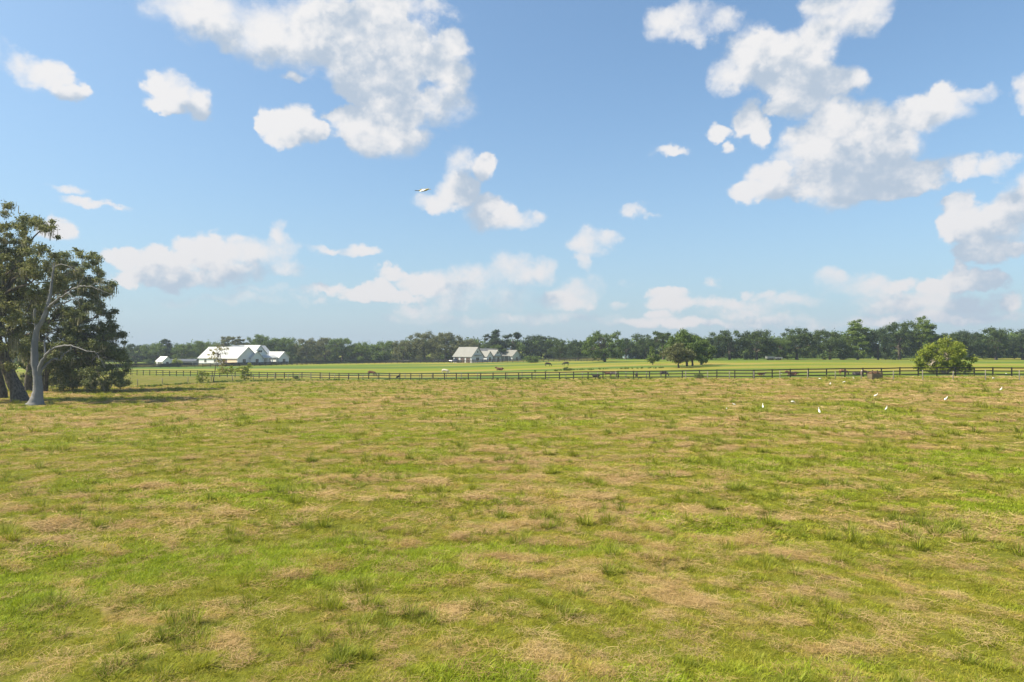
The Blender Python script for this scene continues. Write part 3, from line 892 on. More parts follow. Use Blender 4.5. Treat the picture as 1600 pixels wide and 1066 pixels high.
# ------------------------------------------------------------------ trees out in the far pasture
def custom_tree(name, label, px_ells, Y, trunk_paths, kind, nleaf, size, nclump, rmin, rmax, seed, nlimb=22, bark=None, depth=None, moss=0, shell=.4, gap=.5, cat='oak tree', group=None, flat=.75, kind2=None):
    """px_ells: (px, py, rx, ry) outlines of the crown at distance Y; trunk_paths: [(px, py, dY, radius m)...] lists"""
    k = Y / FPX
    b0 = trunk_paths[0][0]
    base = at(b0[0], b0[1]) if not isinstance(b0[1], str) else None
    root = empty(name, (base.x, base.y, base.z)); tag(root, label, cat, group)
    O = Vector(root.location)
    ells = []
    rr = random.Random(seed)
    for e in px_ells:
        dy = e[4] if len(e) > 4 else 0
        c = atY(e[0], e[1], O.y + dy) - O
        kk = (O.y + dy) / FPX
        ells.append((c.x, c.y, c.z, e[2] * kk, (e[5] if len(e) > 5 else e[2] * kk * .9), e[3] * kk))
    cl = crown_clumps(ells, nclump, rmin, rmax, seed, gap)
    cl = [c for c in cl if c[2] - c[3] * .4 > .1]
    V, F, t = leaf_cloud([c[:3] for c in cl], [c[3] for c in cl], nleaf, size, seed, flat, shell)
    V[:, 2] = np.maximum(V[:, 2], .03 + .2 * np.random.default_rng(1).random(len(V)))
    crown = add('crown', mesh_np('crown', V, F, (FM[kind],), {'tone': t}), root)
    nn = NP(); fork = None
    for j, path in enumerate(trunk_paths):
        pts = []; rad = []
        for q in path:
            v = atY(q[0], q[1], O.y + q[2]) - O
            pts.append(v); rad.append(q[3])
        if j == 0:
            pts[0] = Vector((0, 0, -.35))
        P_, R_ = smooth_path(pts, rad, 5, .02, seed + j)
        nn.tube(P_, R_, 12, .10, seed + j)
        if j == 0: fork = P_[-1]; fr = R_[-1]
        limbs(nn, P_[-1], cl, max(4, nlimb // len(trunk_paths)), max(R_[-1] * 1.5, .12), seed * 3 + j)
    trunk = add('trunk', nn.mesh('trunk', bark or BARK), root)
    if moss:
        r2 = np.random.default_rng(seed)
        Vm = []; tone = []
        for _ in range(moss):
            c = cl[r2.integers(len(cl))]
            ox, oy = c[0] + r2.normal() * c[3] * .5, c[1] + r2.normal() * c[3] * .5
            z0 = c[2] - c[3] * .1; L = .35 + 1.0 * r2.random() ** 2
            for s in range(10):
                x, y = ox + r2.normal() * .3, oy + r2.normal() * .3; z0 = c[2] - c[3] * .1 + r2.normal() * .25
                w = .02 + .035 * r2.random(); l = L * (.4 + .6 * r2.random()); a = r2.random() * 3.14
                dx, dy = math.cos(a) * w, math.sin(a) * w
                z1 = max(z0 - l, .1)
                Vm += [(x - dx, y - dy, z0), (x + dx, y + dy, z0), (x + dx * .4 + r2.normal() * .05, y + dy * .4, z1), (x - dx * .4, y - dy * .4, z1)]
                tone += [r2.random()] * 4
        add('hanging_moss', mesh_np('hanging_moss', Vm, np.arange(len(Vm)).reshape(-1, 4), (MOSS,), {'tone': tone}), root)
    return root

# lone round oak
custom_tree('oak_tree', 'lone round grey green oak with one short trunk standing in front of the far treeline', [(940, 540, 34, 22), (925, 546, 20, 14), (962, 540, 17, 20), (940, 524, 22, 12), (962, 528, 14, 11), (915, 552, 11, 7)], 200,
            [[(945, 565.5, 0, .5), (945, 560, 0, .38), (944, 552, 0, .33), (944, 546, 0, .28)]], 'mid', 9500, .22, 74, .6, 1.4, 21)
# clump right of it
custom_tree('small_tree', 'small low spreading tree with dark short trunk at the front of the field clump', [(1058, 553, 22, 13), (1046, 556, 16, 10), (1072, 556, 14, 9), (1058, 544, 13, 8)], 160,
            [[(1061, 575, 0, .24), (1060, 570, 0, .18), (1061, 565, 0, .15), (1059, 560, 0, .12)]], 'grey', 5200, .16, 44, .5, 1.0, 22, cat='tree')
custom_tree('oak_tree', 'large mid green oak behind the small spreading tree in the field clump', [(1072, 545, 26, 22), (1068, 530, 18, 12), (1090, 550, 16, 17), (1052, 545, 14, 14)], 175,
            [[(1074, 572.5, 0, .3), (1073, 566, 0, .25), (1073, 558, 0, .2)], [(1082, 572, 0, .24), (1082, 565, 0, .2), (1083, 556, 0, .15)]], 'mid', 8500, .2, 52, .7, 1.4, 23)
custom_tree('oak_tree', 'dark oak with shaded crown at the right end of the field clump', [(1098, 548, 17, 20), (1090, 540, 13, 12), (1106, 554, 10, 12)], 185,
            [[(1096, 570.5, 0, .28), (1096, 565, 0, .22), (1097, 556, 0, .18)]], 'mid', 5200, .2, 40, .6, 1.2, 24)
custom_tree('sapling', 'young yellow green sapling at the left edge of the field clump', [(1020, 556, 8, 12), (1016, 548, 4, 7), (1026, 560, 5, 8)], 185,
            [[(1020, 570, 0, .12), (1020, 564, 0, .09), (1020, 555, 0, .05)]], 'bright', 2200, .16, 22, .35, .8, 25, nlimb=8, cat='tree')
# bright tree by the right fence
custom_tree('field_tree', 'bright yellow green bushy tree with pale forked trunks behind the right board fence', [(1474, 555, 34, 20), (1450, 562, 22, 14), (1500, 562, 20, 15), (1472, 540, 24, 11), (1490, 543, 14, 10), (1441, 554, 10, 6), (1476, 572, 34, 9), (1452, 574, 20, 8), (1500, 574, 20, 9), (1478, 579, 30, 5)], 115,
            [[(1476, 584, 0, .28), (1475, 577, 0, .24), (1478, 569, 0, .20), (1479, 560, 0, .15)], [(1474, 583, -.3, .22), (1469, 572, -.4, .16), (1465, 560, -.4, .10)], [(1480, 583, .2, .16), (1489, 572, 0, .12), (1494, 562, 0, .08)]],
            'yellow', 17000, .12, 105, .33, .8, 26, bark=PALEBARK, cat='tree')

# ------------------------------------------------------------------ the mossy oaks at the left edge
oakA = custom_tree('oak_tree', 'huge live oak with thick leaning dark trunk at the left edge of the picture',
    [(20, 345, 62, 26, 0, 5), (62, 362, 36, 20, 1, 3), (-40, 390, 80, 60, 0, 6), (30, 400, 60, 30, -2, 5), (92, 412, 46, 30, -2, 4), (30, 450, 70, 42, -3, 5), (-30, 480, 90, 60, 0, 6), (60, 490, 44, 34, -4, 3.5), (-20, 545, 60, 36, -2, 5), (120, 415, 30, 18, -1, 2.5)],
    66, [[(32, 627, 0, 1.05), (27, 612, 0, .72), (17, 590, 0, .62), (6, 560, 0, .56), (-6, 525, 0, .48), (0, 480, 0, .36)], [(5, 622, .6, .5), (2, 600, .6, .38), (-10, 560, .6, .34), (-30, 510, .8, .28)]],
    'oakwarm', 80000, .11, 330, .36, .92, 31, nlimb=52, moss=330, shell=.25, gap=.40, flat=.74)
oakB = custom_tree('oak_tree', 'middle live oak of the left grove, its dark trunk behind the pale dead tree',
    [(70, 440, 60, 40, 0, 5), (110, 470, 50, 44, 1, 5), (50, 510, 70, 44, 0, 5), (90, 545, 60, 34, -1, 5), (135, 440, 40, 32, 0, 4), (120, 405, 38, 16, 1, 3), (30, 560, 50, 24, 2, 4), (85, 582, 50, 22, 3, 4), (20, 592, 40, 14, 4, 3)],
    76, [[(43, 612, 0, .62), (44, 600, 0, .46), (46, 580, 0, .42), (52, 552, 0, .36), (62, 520, 0, .28)]],
    'oak', 70000, .115, 270, .38, .95, 32, nlimb=46, moss=260, shell=.25, gap=.40, flat=.74)
oakC = custom_tree('oak_tree', 'right live oak of the left grove with dark boughs drooping to the ground',
    [(140, 500, 42, 34, 0, 4), (160, 535, 30, 32, 0, 4), (120, 550, 44, 34, -1, 4), (176, 570, 23, 22, -2, 3), (150, 588, 40, 16, -3, 3), (178, 592, 22, 12, -4, 2), (105, 592, 30, 14, -1, 3), (150, 450, 27, 26, 1, 3), (125, 596, 34, 12, 1, 3), (165, 600, 26, 9, 0, 3)],
    80, [[(69, 612, 0, .55), (70, 598, 0, .42), (76, 575, 0, .38), (92, 550, 0, .30), (110, 530, 0, .24)]],
    'oak', 72000, .115, 270, .38, .95, 33, nlimb=44, moss=200, shell=.25, gap=.40, flat=.74)

# pale dead tree
dY = 67.0
def dp(x, y, dy=0): return atY(x / 2.88, 290 + y / 2.88, dY + dy)
base = at(160 / 2.88, 633.5); dY = base.y
dead = empty('dead_tree', base); tag(dead, 'pale grey leafless dead tree with flared trunk in front of the mossy oaks', 'dead tree')
O = Vector(base)
def wood(name, pts, seg=10, seed=0, sub=5):
    nn = NP()
    P_, R_ = smooth_path([dp(*p[:3]) - O for p in pts], [p[3] for p in pts], sub, .015 if name == 'trunk' else .035, seed)
    nn.tube(P_, R_, seg, .10, seed)
    return add(name, nn.mesh(name, DEADWOOD), dead)
wood('trunk', [(160, 1000, 0, 1.05), (164, 970, 0, .66), (171, 925, 0, .45), (168, 860, 0, .38), (156, 780, 0, .34), (159, 700, 0, .29), (166, 650, 0, .25), (194, 600, 0, .20), (210, 550, .1, .17), (226, 490, .3, .15), (235, 420, .4, .10), (246, 350, .5, .05)], 14, 1, 6)
for j, pts in enumerate([
    [(166, 655, 0, .20), (156, 610, -.2, .17), (158, 553, -.4, .13)],
    [(210, 556, .1, .17), (250, 520, -.5, .14), (300, 488, -.9, .12), (350, 455, -1.2, .09), (400, 455, -1.5, .06), (452, 470, -1.7, .035), (522, 502, -1.9, .012)],
    [(400, 455, -1.5, .05), (440, 440, -1.4, .03), (500, 478, -1.3, .012)],
    [(218, 552, .1, .12), (280, 530, .6, .085), (330, 512, 1.0, .06), (390, 510, 1.2, .02)],
    [(243, 372, .5, .07), (268, 355, .2, .06), (308, 364, -.2, .04), (345, 385, -.4, .015)],
    [(240, 390, .5, .05), (232, 350, .8, .03), (240, 325, .9, .012)],
    [(172, 860, 0, .26), (190, 790, -.3, .19), (215, 755, -.6, .16), (250, 730, -.9, .13), (300, 721, -1.2, .10), (330, 722, -1.4, .07), (385, 745, -1.8, .055), (430, 754, -2.0, .045), (460, 798, -2.1, .03), (476, 825, -2.2, .015)],
    [(430, 754, -2.0, .03), (458, 747, -2.1, .015)],
    [(176, 850, 0, .22), (200, 815, .2, .17), (240, 782, .4, .14), (270, 786, .5, .11), (288, 757, .6, .08), (322, 735, .7, .03)],
    [(204, 770, -.5, .12), (200, 705, -.3, .10), (222, 668, -.1, .08), (250, 650, .1, .055), (250, 625, .1, .02)],
    [(230, 460, .3, .08), (214, 500, .8, .05), (208, 520, 1.0, .02)],
    [(300, 488, -.9, .06), (330, 500, -1.3, .04), (360, 530, -1.6, .012)],
    [(350, 455, -1.2, .05), (372, 420, -1.4, .03), (380, 395, -1.4, .01)]]):
    nn = NP(); P_, R_ = smooth_path([dp(*p[:3]) - O for p in pts], [p[3] * .85 for p in pts], 5, .035, 40 + j)
    nn.tube(P_, R_, 8, .10, 40 + j)
    if len(pts) > 3:      # fine broken twigs near the branch's end
        rr = random.Random(70 + j)
        for q in range(9):
            t = rr.uniform(.35, 1) * (len(pts) - 1); i = min(int(t), len(pts) - 2); f = t - i
            a = dp(*[pts[i][k] * (1 - f) + pts[i + 1][k] * f for k in range(3)]) - O
            d = Vector((rr.gauss(.3, .8), rr.gauss(0, .8), rr.gauss(.25, .7))).normalized(); L = rr.uniform(.25, .9)
            m = a + d * L * .5 + Vector((rr.gauss(0, .07), rr.gauss(0, .07), rr.gauss(0, .07)))
            nn.tube([a, m, a + d * L + Vector((0, 0, rr.gauss(0, .15)))], [.022, .014, .004], 5)
    add('branch', nn.mesh('branch', DEADWOOD), dead)

# ------------------------------------------------------------------ shrubs and saplings along the left wire fence
custom_tree('sapling', 'thin leaning sapling with sparse yellowing leaves in front of the big white house', [(340, 555, 14, 16, 0, 1.6), (328, 553, 9, 9, 0, 1.2), (345, 572, 12, 9, 0, 1.4), (349, 545, 8, 7, 0, 1)], 95,
            [[(332, 598, 0, .10), (335, 585, 0, .075), (337, 572, 0, .06), (341, 555, 0, .035)]], 'autumn', 700, .12, 26, .28, .6, 51, nlimb=20, cat='sapling', gap=.6)
custom_tree('shrub', 'yellow green leggy shrub by the left wire fence, left of the sapling', [(316, 588, 9, 10, 0, 1), (311, 582, 6, 4, 0, .6), (318, 595, 9, 5, 0, .8)], 95,
            [[(318, 598, 0, .06), (316, 590, 0, .04), (314, 583, 0, .02)]], 'yellow', 1000, .10, 22, .2, .5, 52, nlimb=10, cat='shrub')
custom_tree('shrub', 'spreading yellow green bush between the sapling and the bright topped bush', [(352, 580, 14, 6, 0, 1.4), (362, 577, 10, 5, 0, 1)], 100,
            [[(364, 594, 0, .06), (362, 585, 0, .04), (358, 579, 0, .02)]], 'yellow', 900, .11, 20, .25, .5, 53, nlimb=8, cat='shrub')
custom_tree('shrub', 'bright topped yellow green bush below the right gable of the big white house', [(384, 571, 9, 5, 0, 1), (380, 578, 11, 5, 0, 1.2), (394, 575, 8, 4, 0, .8), (384, 588, 7, 8, 0, 1)], 103,
            [[(381, 594.5, 0, .07), (382, 586, 0, .05), (384, 576, 0, .03)]], 'yellow', 1300, .11, 26, .22, .5, 54, nlimb=10, cat='shrub')
tree('round_bush', ('yellow', 'bush', 1), at(277, 573.5), 3.0, 4.2, 'pale yellow green rounded bush between the white shed and the big white house', 'bush')
tree('shrub', ('dark', 'bush', 0), at(463, 592.5), .75, 1.1, 'small dark weedy shrub at the foot of the left board fence', 'shrub')
tree('shrub', ('bright', 'bush', 2), at(1092, 592.3), 1.0, 1.5, 'small bright green shrub growing at the middle of the board fence', 'shrub')
tree('shrub', ('mid', 'bush', 2), at(830, 567), 2.6, 6.5, 'low green shrub beside the right gable of the grey roofed house', 'shrub')
tree('shrub', ('mid', 'bush', 1), at(886, 579.2), .8, 2.0, 'dark low weed clump on the ditch line below the grazing cows', 'shrub')

def weeds(name, pts, n, size, h, kind, label, seed, spread=.8):
    r = np.random.default_rng(seed); C = []; RD = []
    for _ in range(n):
        t = r.random() * (len(pts) - 1); i = int(t); q = pts[i].lerp(pts[min(i + 1, len(pts) - 1)], t - i)
        x, y = q.x + r.normal() * spread, q.y + r.normal() * spread
        rad = h * (.35 + .5 * r.random()); C.append((x, y, gz(x, y) + rad * .4)); RD.append(rad)
    V, F, t = leaf_cloud(C, RD, n * 28, size, seed, .8, .2)
    tag(add(name, mesh_np(name, V, F, (FM[kind],), {'tone': t})), label, 'weeds', kind='stuff')
weeds('weeds', [at(p, q) for p, q in ((855, 580.5), (885, 578.5), (925, 578), (960, 576.5), (1000, 576), (1035, 575.5))], 60, .13, .38, 'bright', 'ragged line of weeds crossing the far pasture', 61, 1.2)
weeds('fence_weeds', [at(p, q) for p, q in ((210, 606), (250, 603), (300, 600), (360, 596.5), (430, 594.5), (520, 594.5), (640, 594.5), (760, 594), (900, 593.5), (1010, 593.5))], 260, .11, .34, 'bright', 'rough grass left uncut under the wire fence', 62, .5)

# ------------------------------------------------------------------ fences
BLACKW = plain('black_fence_board', (.022, .021, .018), .7, .4, 4., spec=.2)
GREYW = plain('grey_weathered_post', (.20, .18, .15), .9, .35, 8.)
WIRE = plain('fence_wire', (.20, .20, .20), .5, .1, metal=.5)
def board_fence(pts, label, group, spacing=2.44, hs=(.32, .76, 1.17), phase=0., maxposts=99):
    root = empty('board_fence', pts[0]); tag(root, label, 'fence', group)
    O = Vector(root.location)
    lens = [(pts[i + 1] - pts[i]).to_2d().length for i in range(len(pts) - 1)]
    tot = sum(lens); n = min(int(round(tot / spacing)), maxposts - 1); spacing = tot / n if n == int(round(tot / spacing)) else spacing
    P = []
    for k in range(n + 1):
        s = k * spacing + phase; i = 0
        while i < len(lens) - 1 and s > lens[i]: s -= lens[i]; i += 1
        q = pts[i].lerp(pts[i + 1], s / lens[i]); P.append(Vector((q.x, q.y, gz(q.x, q.y))))
    rr = random.Random(3)
    for k, p in enumerate(P):
        d = (P[min(k + 1, n)] - P[max(k - 1, 0)]).to_2d(); a = math.atan2(d.y, d.x)
        bm = bmesh.new(); h = 1.27 + rr.uniform(-.03, .03)
        mt = Matrix.Translation(p - O) @ Matrix.Rotation(a, 4, 'Z') @ Matrix.Rotation(rr.gauss(0, .012), 4, 'Y')
        bx(bm, -.065, .065, -.065, .065, -.1, h, mt)
        bmesh.ops.bevel(bm, geom=[e for e in bm.edges], offset=.012, segments=1, affect='EDGES')
        bm_obj('post', bm, BLACKW, root)
    for z in hs:
        bm = bmesh.new()
        for k in range(n):
            a_, b_ = P[k] - O, P[k + 1] - O
            d = (b_ - a_); L = d.length; ang = math.atan2(d.y, d.x)
            sl = math.asin((d.z) / L)
            jz = rr.gauss(0, .012)
            mt = Matrix.Translation(a_ + Vector((0, 0, z + jz))) @ Matrix.Rotation(ang, 4, 'Z') @ Matrix.Rotation(-sl, 4, 'Y')
            hb = .072 if spacing < 2.55 else .088
            bx(bm, .003, L - .003, -.095, -.068, -hb, hb, mt)
        bm_obj('rail', bm, BLACKW, root)
    return root
def ln(p, q): return [Vector((p.x, p.y, gz(p.x, p.y))), Vector((q.x, q.y, gz(q.x, q.y)))]
dirAB = (FB - FA).normalized()
board_fence(ln(FA - dirAB * 36, FB), 'black three board fence running from the left oaks to the middle of the pasture', 'black three board paddock fences')
board_fence(ln(FB + Vector((.14, -.02)), FC), 'black three board fence crossing the right side in front of the bright field tree', 'black three board paddock fences', hs=(.32, .76, 1.17))
farp = [at(p, q) for p, q in ((60, 577.5), (200, 575.2), (300, 574), (400, 572.2), (480, 570), (600, 567.8), (700, 567), (820, 566), (945, 564.5))]
board_fence(farp[:5], 'far black board fence passing in front of the big white house', 'black three board paddock fences', 2.6, (.3, .62, .94, 1.25), maxposts=98)
back = [Vector((q.x, q.y + 7, gz(q.x, q.y + 7))) for q in farp[:7]]
board_fence(back, 'second far black board fence, forming a lane with the one before the big white house', 'black three board paddock fences', 2.6, (.3, .62, .94, 1.25), maxposts=98)
board_fence(farp[4:], 'farthest black board fence passing the parked white car and the grey roofed house', 'black three board paddock fences', 2.6, (.3, .62, .94, 1.25), maxposts=98)

def wire_fence(pxs, label, h=1.2, wires=(.35, .65, .95, 1.12)):
    pts = [at(*p) for p in pxs]
    root = empty('wire_fence', pts[0]); tag(root, label, 'fence', 'wire fences on slim grey posts'); O = Vector(root.location)
    rr = random.Random(8)
    for p in pts:
        nn = NP(); hh = h + rr.uniform(-.08, .1); lx, ly = rr.gauss(0, .03), rr.gauss(0, .03)
        nn.tube([p - O + Vector((0, 0, -.1)), p - O + Vector((lx * .5, ly * .5, hh * .5)), p - O + Vector((lx, ly, hh)), p - O + Vector((lx, ly, hh + .005))], [.06, .055, .052, .005], 7, .05)
        add('post', nn.mesh('post', GREYW), root)
    nn = NP()
    for z in wires:
        for a, b in zip(pts[:-1], pts[1:]):
            a, b = a - O, b - O
            m = a.lerp(b, .5) + Vector((0, 0, -.02))
            zz = Vector((0, 0, z)); nn.tube([a + zz, m + zz, b + zz], [.006] * 3, 4)
    add('wire', nn.mesh('wire', WIRE), root)
wire_fence([(94, 611), (134, 608), (174, 606), (215, 604), (253.5, 602), (293.5, 599.6), (330, 597.4), (363, 595), (396, 594), (429, 593.6)], 'old wire fence on slim wooden posts running from the oaks past the saplings')
mid = [(450, 593.4), (468, 593.2), (486, 593.2), (503, 593.2), (523, 593.2), (544, 593), (567, 593), (589.5, 593), (610.5, 593), (633, 593), (656, 593), (675, 593), (697.5, 593), (721, 593), (746, 592.9), (770, 592.9), (793, 592.8), (815.5, 592.8), (836, 592.8), (857.5, 592.7), (884, 592.7), (910, 592.6), (934, 592.6), (962, 592.5), (978, 592.5), (1010, 592.5), (1040, 592.6), (1071.5, 592.7), (1106, 592.8), (1140, 593), (1178, 593), (1219, 593), (1262, 593.2), (1305, 593.3), (1346, 593.4), (1396, 593.8), (1442, 594), (1489, 594.2), (1540, 594.4), (1593, 594.8), (1650, 595.2), (1712, 595.8)]
wire_fence(mid, 'slim post wire fence standing just in front of the black board fence', 1.17)

# ------------------------------------------------------------------ houses
SIDING = Mat('white_siding'); c_ = SIDING.coord()
wv = SIDING.n('ShaderNodeTexWave', wave_type='BANDS', bands_direction='Z'); wv.inputs['Scale'].default_value = 3.2; SIDING.p(wv, 'Vector', c_)
SIDING.bsdf(SIDING.mix(SIDING.noise(1.2, 4, .6, c_), (.56, .60, .64), (.64, .67, .70)), .6, 0, SIDING.bump(wv.outputs['Fac'], .25, .02))
SIDING = SIDING.m
def metal_roof(name, a, b, rough=.38):
    m = Mat(name); c = m.coord(); w = m.n('ShaderNodeTexWave', wave_type='BANDS', bands_direction='DIAGONAL'); w.inputs['Scale'].default_value = 2.2; m.p(w, 'Vector', c)
    m.bsdf(m.mix(m.noise(.6, 4, .6, c), a, b), rough, .0, m.bump(m.ss(w.outputs['Fac'], .8, 1.), .4, .03), .4); return m.m
WROOF = metal_roof('white_metal_roof', (.36, .37, .385), (.44, .45, .465))
GROOF = metal_roof('grey_roof', (.155, .155, .15), (.20, .198, .19), .6)
TRIM = plain('white_trim', (.80, .80, .78), .5, .04)
GLASS = plain('dark_window_glass', (.030, .038, .045), .12, .3, spec=.6)
DARKF = plain('dark_frame', (.05, .05, .05), .5, .2)
DOORM = plain('brown_garage_door', (.12, .085, .07), .6, .25)
CREAM = plain('cream_wall', (.62, .50, .38), .7, .1)
STONE = plain('porch_stone', (.34, .31, .28), .9, .3)

class House:
    def __init__(s, name, origin, rot, label, roofmat):
        s.root = empty(name, origin, rot); tag(s.root, label, 'house'); s.w = bmesh.new(); s.r = bmesh.new(); s.roofmat = roofmat; s.trim = bmesh.new(); s.k = 0
    def gable(s, a0, a1, b0, b1, hw, hr, axis='b', over=.45, z0=0.):
        """gabled block; ridge runs along `axis`"""
        bm = s.w
        if axis == 'b':
            m = (a0 + a1) / 2
            prof = [(a0, z0), (a1, z0), (a1, hw), (m, hr), (a0, hw)]
            f = [bm.verts.new((x, b0, z)) for x, z in prof]; g = [bm.verts.new((x, b1, z)) for x, z in prof]
        else:
            m = (b0 + b1) / 2
            prof = [(b0, z0), (b1, z0), (b1, hw), (m, hr), (b0, hw)]
            f = [bm.verts.new((a1, y, z)) for y, z in prof]; g = [bm.verts.new((a0, y, z)) for y, z in prof]
        bm.faces.new(f); bm.faces.new(g[::-1])
        for i in range(5):
            j = (i + 1) % 5
            if i in (2, 3): continue
            bm.faces.new((f[j], f[i], g[i], g[j]))
        # roof: two thick slabs with overhang
        half = (a1 - a0) / 2 if axis == 'b' else (b1 - b0) / 2
        sl = (hr - hw) / half; th = .16
        for sgn in (-1, 1):
            e = half + over; ze = hr - sl * e
            s.k += 1; dz = .004 * s.k
            p = [(0, hr + .02 + dz), (sgn * e, ze + .02 + dz), (sgn * e, ze + th + dz), (0, hr + th + dz)]
            lo, hi = (b0 - over, b1 + over) if axis == 'b' else (a0 - over, a1 + over)
            ring1 = []; ring2 = []
            for q, z in p:
                if axis == 'b': ring1.append(s.r.verts.new((m + q, lo, z))); ring2.append(s.r.verts.new((m + q, hi, z)))
                else: ring1.append(s.r.verts.new((lo, m + q, z))); ring2.append(s.r.verts.new((hi, m + q, z)))
            s.r.faces.new(ring1); s.r.faces.new(ring2[::-1])
            for i in range(4):
                j = (i + 1) % 4; s.r.faces.new((ring1[j], ring1[i], ring2[i], ring2[j]))
    def shed(s, a0, a1, b0, b1, z0, z1, th=.14):
        vs = [s.r.verts.new(p) for p in ((a0, b0, z0), (a1, b0, z0), (a1, b1, z1), (a0, b1, z1), (a0, b0, z0 + th), (a1, b0, z0 + th), (a1, b1, z1 + th), (a0, b1, z1 + th))]
        for f in ((3, 2, 1, 0), (4, 5, 6, 7), (0, 1, 5, 4), (1, 2, 6, 5), (2, 3, 7, 6), (3, 0, 4, 7)): s.r.faces.new([vs[i] for i in f])
    def window(s, face, u0, u1, z0, z1, at_, name='window', glass=None, frame=None, mull=True):
        """face 'f' = facade (b = at_, facing -b), 'l' = long side (a = at_, facing -a)"""
        glass = glass or GLASS; frame = frame or TRIM
        g = bmesh.new(); fr = bmesh.new(); t = .09
        def q(bm, u, v, za, zb, d0, d1):
            if face == 'f': bx(bm, u, v, at_ - d1, at_ - d0, za, zb)
            else: bx(bm, at_ - d1, at_ - d0, u, v, za, zb)
        q(g, u0, u1, z0, z1, .004, .02)
        w = bm_obj(name, g, glass, s.root)
        q(fr, u0 - t, u0 - .002, z0 - t, z1 + t, .004, .06); q(fr, u1 + .002, u1 + t, z0 - t, z1 + t, .004, .06)
        q(fr, u0, u1, z1 + .002, z1 + t, .004, .06); q(fr, u0, u1, z0 - t, z0 - .002, .004, .07)
        if mull: q(fr, (u0 + u1) / 2 - .025, (u0 + u1) / 2 + .025, z0, z1, .022, .04)
        bm_obj('frame', fr, frame, w)
        return w
    def posts(s, lst, b, z1, w=.14, name='porch_post', mat=None):
        for a in lst:
            bm = bmesh.new(); bx(bm, a - w, a + w, b - w, b + w, .0, z1); bx(bm, a - w * 1.4, a + w * 1.4, b - w * 1.4, b + w * 1.4, .0, .35); bm_obj(name, bm, mat or TRIM, s.root)
    def done(s, wallmat):
        bmesh.ops.recalc_face_normals(s.w, faces=s.w.faces); bmesh.ops.recalc_face_normals(s.r, faces=s.r.faces)
        bx(s.trim, 0, 0.001, 0, .001, 0, .001); s.trim.free()
        bm_obj('wall', s.w, wallmat, s.root); bm_obj('roof', s.r, s.roofmat, s.root)

# big white house: facade runs right and away, the long wing runs left and away
o = at(371, 570.5); o.z -= .1
rot1 = math.atan2(.87, .5)
H = House('farm_house', o, rot1, 'large white gabled house with bright white metal roof at the left of the far pasture', WROOF)
# local x = along facade (a), local y = back from facade (b)
H.gable(0, 9.9, 0, 24, 2.9, 7.2, 'b')
H.gable(5.6, 11.3, -1.2, 5, 2.8, 5.5, 'b', .35)
H.gable(9.0, 15.6, 1.6, 14, 4.6, 7.9, 'b', .35)
H.gable(6, 22.5, 5, 17, 3.0, 7.75, 'a', .3)
H.gable(19.6, 24.8, -1.4, 8, 2.9, 5.2, 'b', .4)
H.shed(10.9, 19.9, -1.0, 1.75, 2.75, 3.7)
H.posts([12.2, 14.4, 16.6, 18.8], -.75, 2.75)
for a_, b_ in ((2.4, 3.9),): H.window('f', a_, b_, .8, 2.4, 0)
H.window('f', 7.7, 9.2, .8, 2.4, -1.2)
H.window('f', 11.3, 13.3, 5.1, 5.9, 1.6)
H.window('f', 12.2, 13.4, .6, 2.3, 1.6); H.window('f', 16.9, 18.6, .6, 2.3, 5.0)
H.window('f', 14.0, 15.0, .1, 2.3, 1.6, 'door', DOORM, mull=False)
H.window('f', 21.4, 22.9, .7, 2.3, -1.4)
H.window('l', 6.2, 9.0, .1, 2.4, 0, 'garage_door', DOORM, mull=False)
H.window('l', 13.0, 14.4, 1.0, 2.2, 0); H.window('l', 19.0, 20.4, 1.0, 2.2, 0)
bm = bmesh.new(); bx(bm, -.06, -.003, .4, 5.9, .1, 2.45); bm_obj('wall_panel', bm, CREAM, H.root)
bm = bmesh.new(); bx(bm, 10.9, 19.9, -1.0, 1.55, -.1, .12); bm_obj('porch_floor', bm, STONE, H.root)
H.done(SIDING)

o = at(736.8, 567.0); o.z -= .1
H = House('farm_house', o, math.atan2(.77, .64), 'long low white house with pale grey roof and three garage openings in the middle distance', GROOF)
H.gable(0, 7.3, 0, 10.3, 2.75, 6.4, 'b', .4)
H.gable(8.5, 12.3, -.8, 5, 2.6, 4.7, 'b', .3)
H.gable(5, 24.5, 3.2, 12, 2.75, 5.8, 'a', .35)
H.gable(15.2, 19.6, .9, 7, 3.1, 5.2, 'b', .3)
H.gable(24.8, 31, -1.0, 10, 2.7, 5.1, 'b', .4)
H.shed(12.5, 24.5, .2, 3.5, 2.55, 3.1)
H.posts([13.0, 15.6, 18.6, 21.2, 24.0], .45, 2.55)
H.window('f', 2.7, 4.5, .9, 2.2, 0); H.window('f', 3.3, 4.0, 4.1, 4.9, 0)
bm = bmesh.new(); bx(bm, 1.7, 5.6, -.5, -.003, 3.05, 3.2); bm_obj('awning', bm, DARKF, H.root)
H.window('f', 9.8, 11.0, .7, 2.3, -.8)
H.window('f', 16.9, 17.9, 3.7, 4.4, .9)
H.window('f', 14.2, 15.3, .7, 2.2, 3.2); H.window('f', 17.0, 18.2, .05, 2.2, .9, 'door', DARKF, mull=False); H.window('f', 20.3, 22.3, .7, 2.2, 3.2)
H.window('f', 27.3, 28.5, .6, 2.2, -1.0)
for u in ((.7, 3.1), (3.9, 6.3), (7.3, 9.6)): H.window('l', u[0], u[1], .08, 2.25, 0, 'garage_door', DOORM, mull=False)
bm = bmesh.new(); bx(bm, 12.5, 24.5, .1, 3.15, -.1, .12); bm_obj('porch_floor', bm, STONE, H.root)
H.done(SIDING)

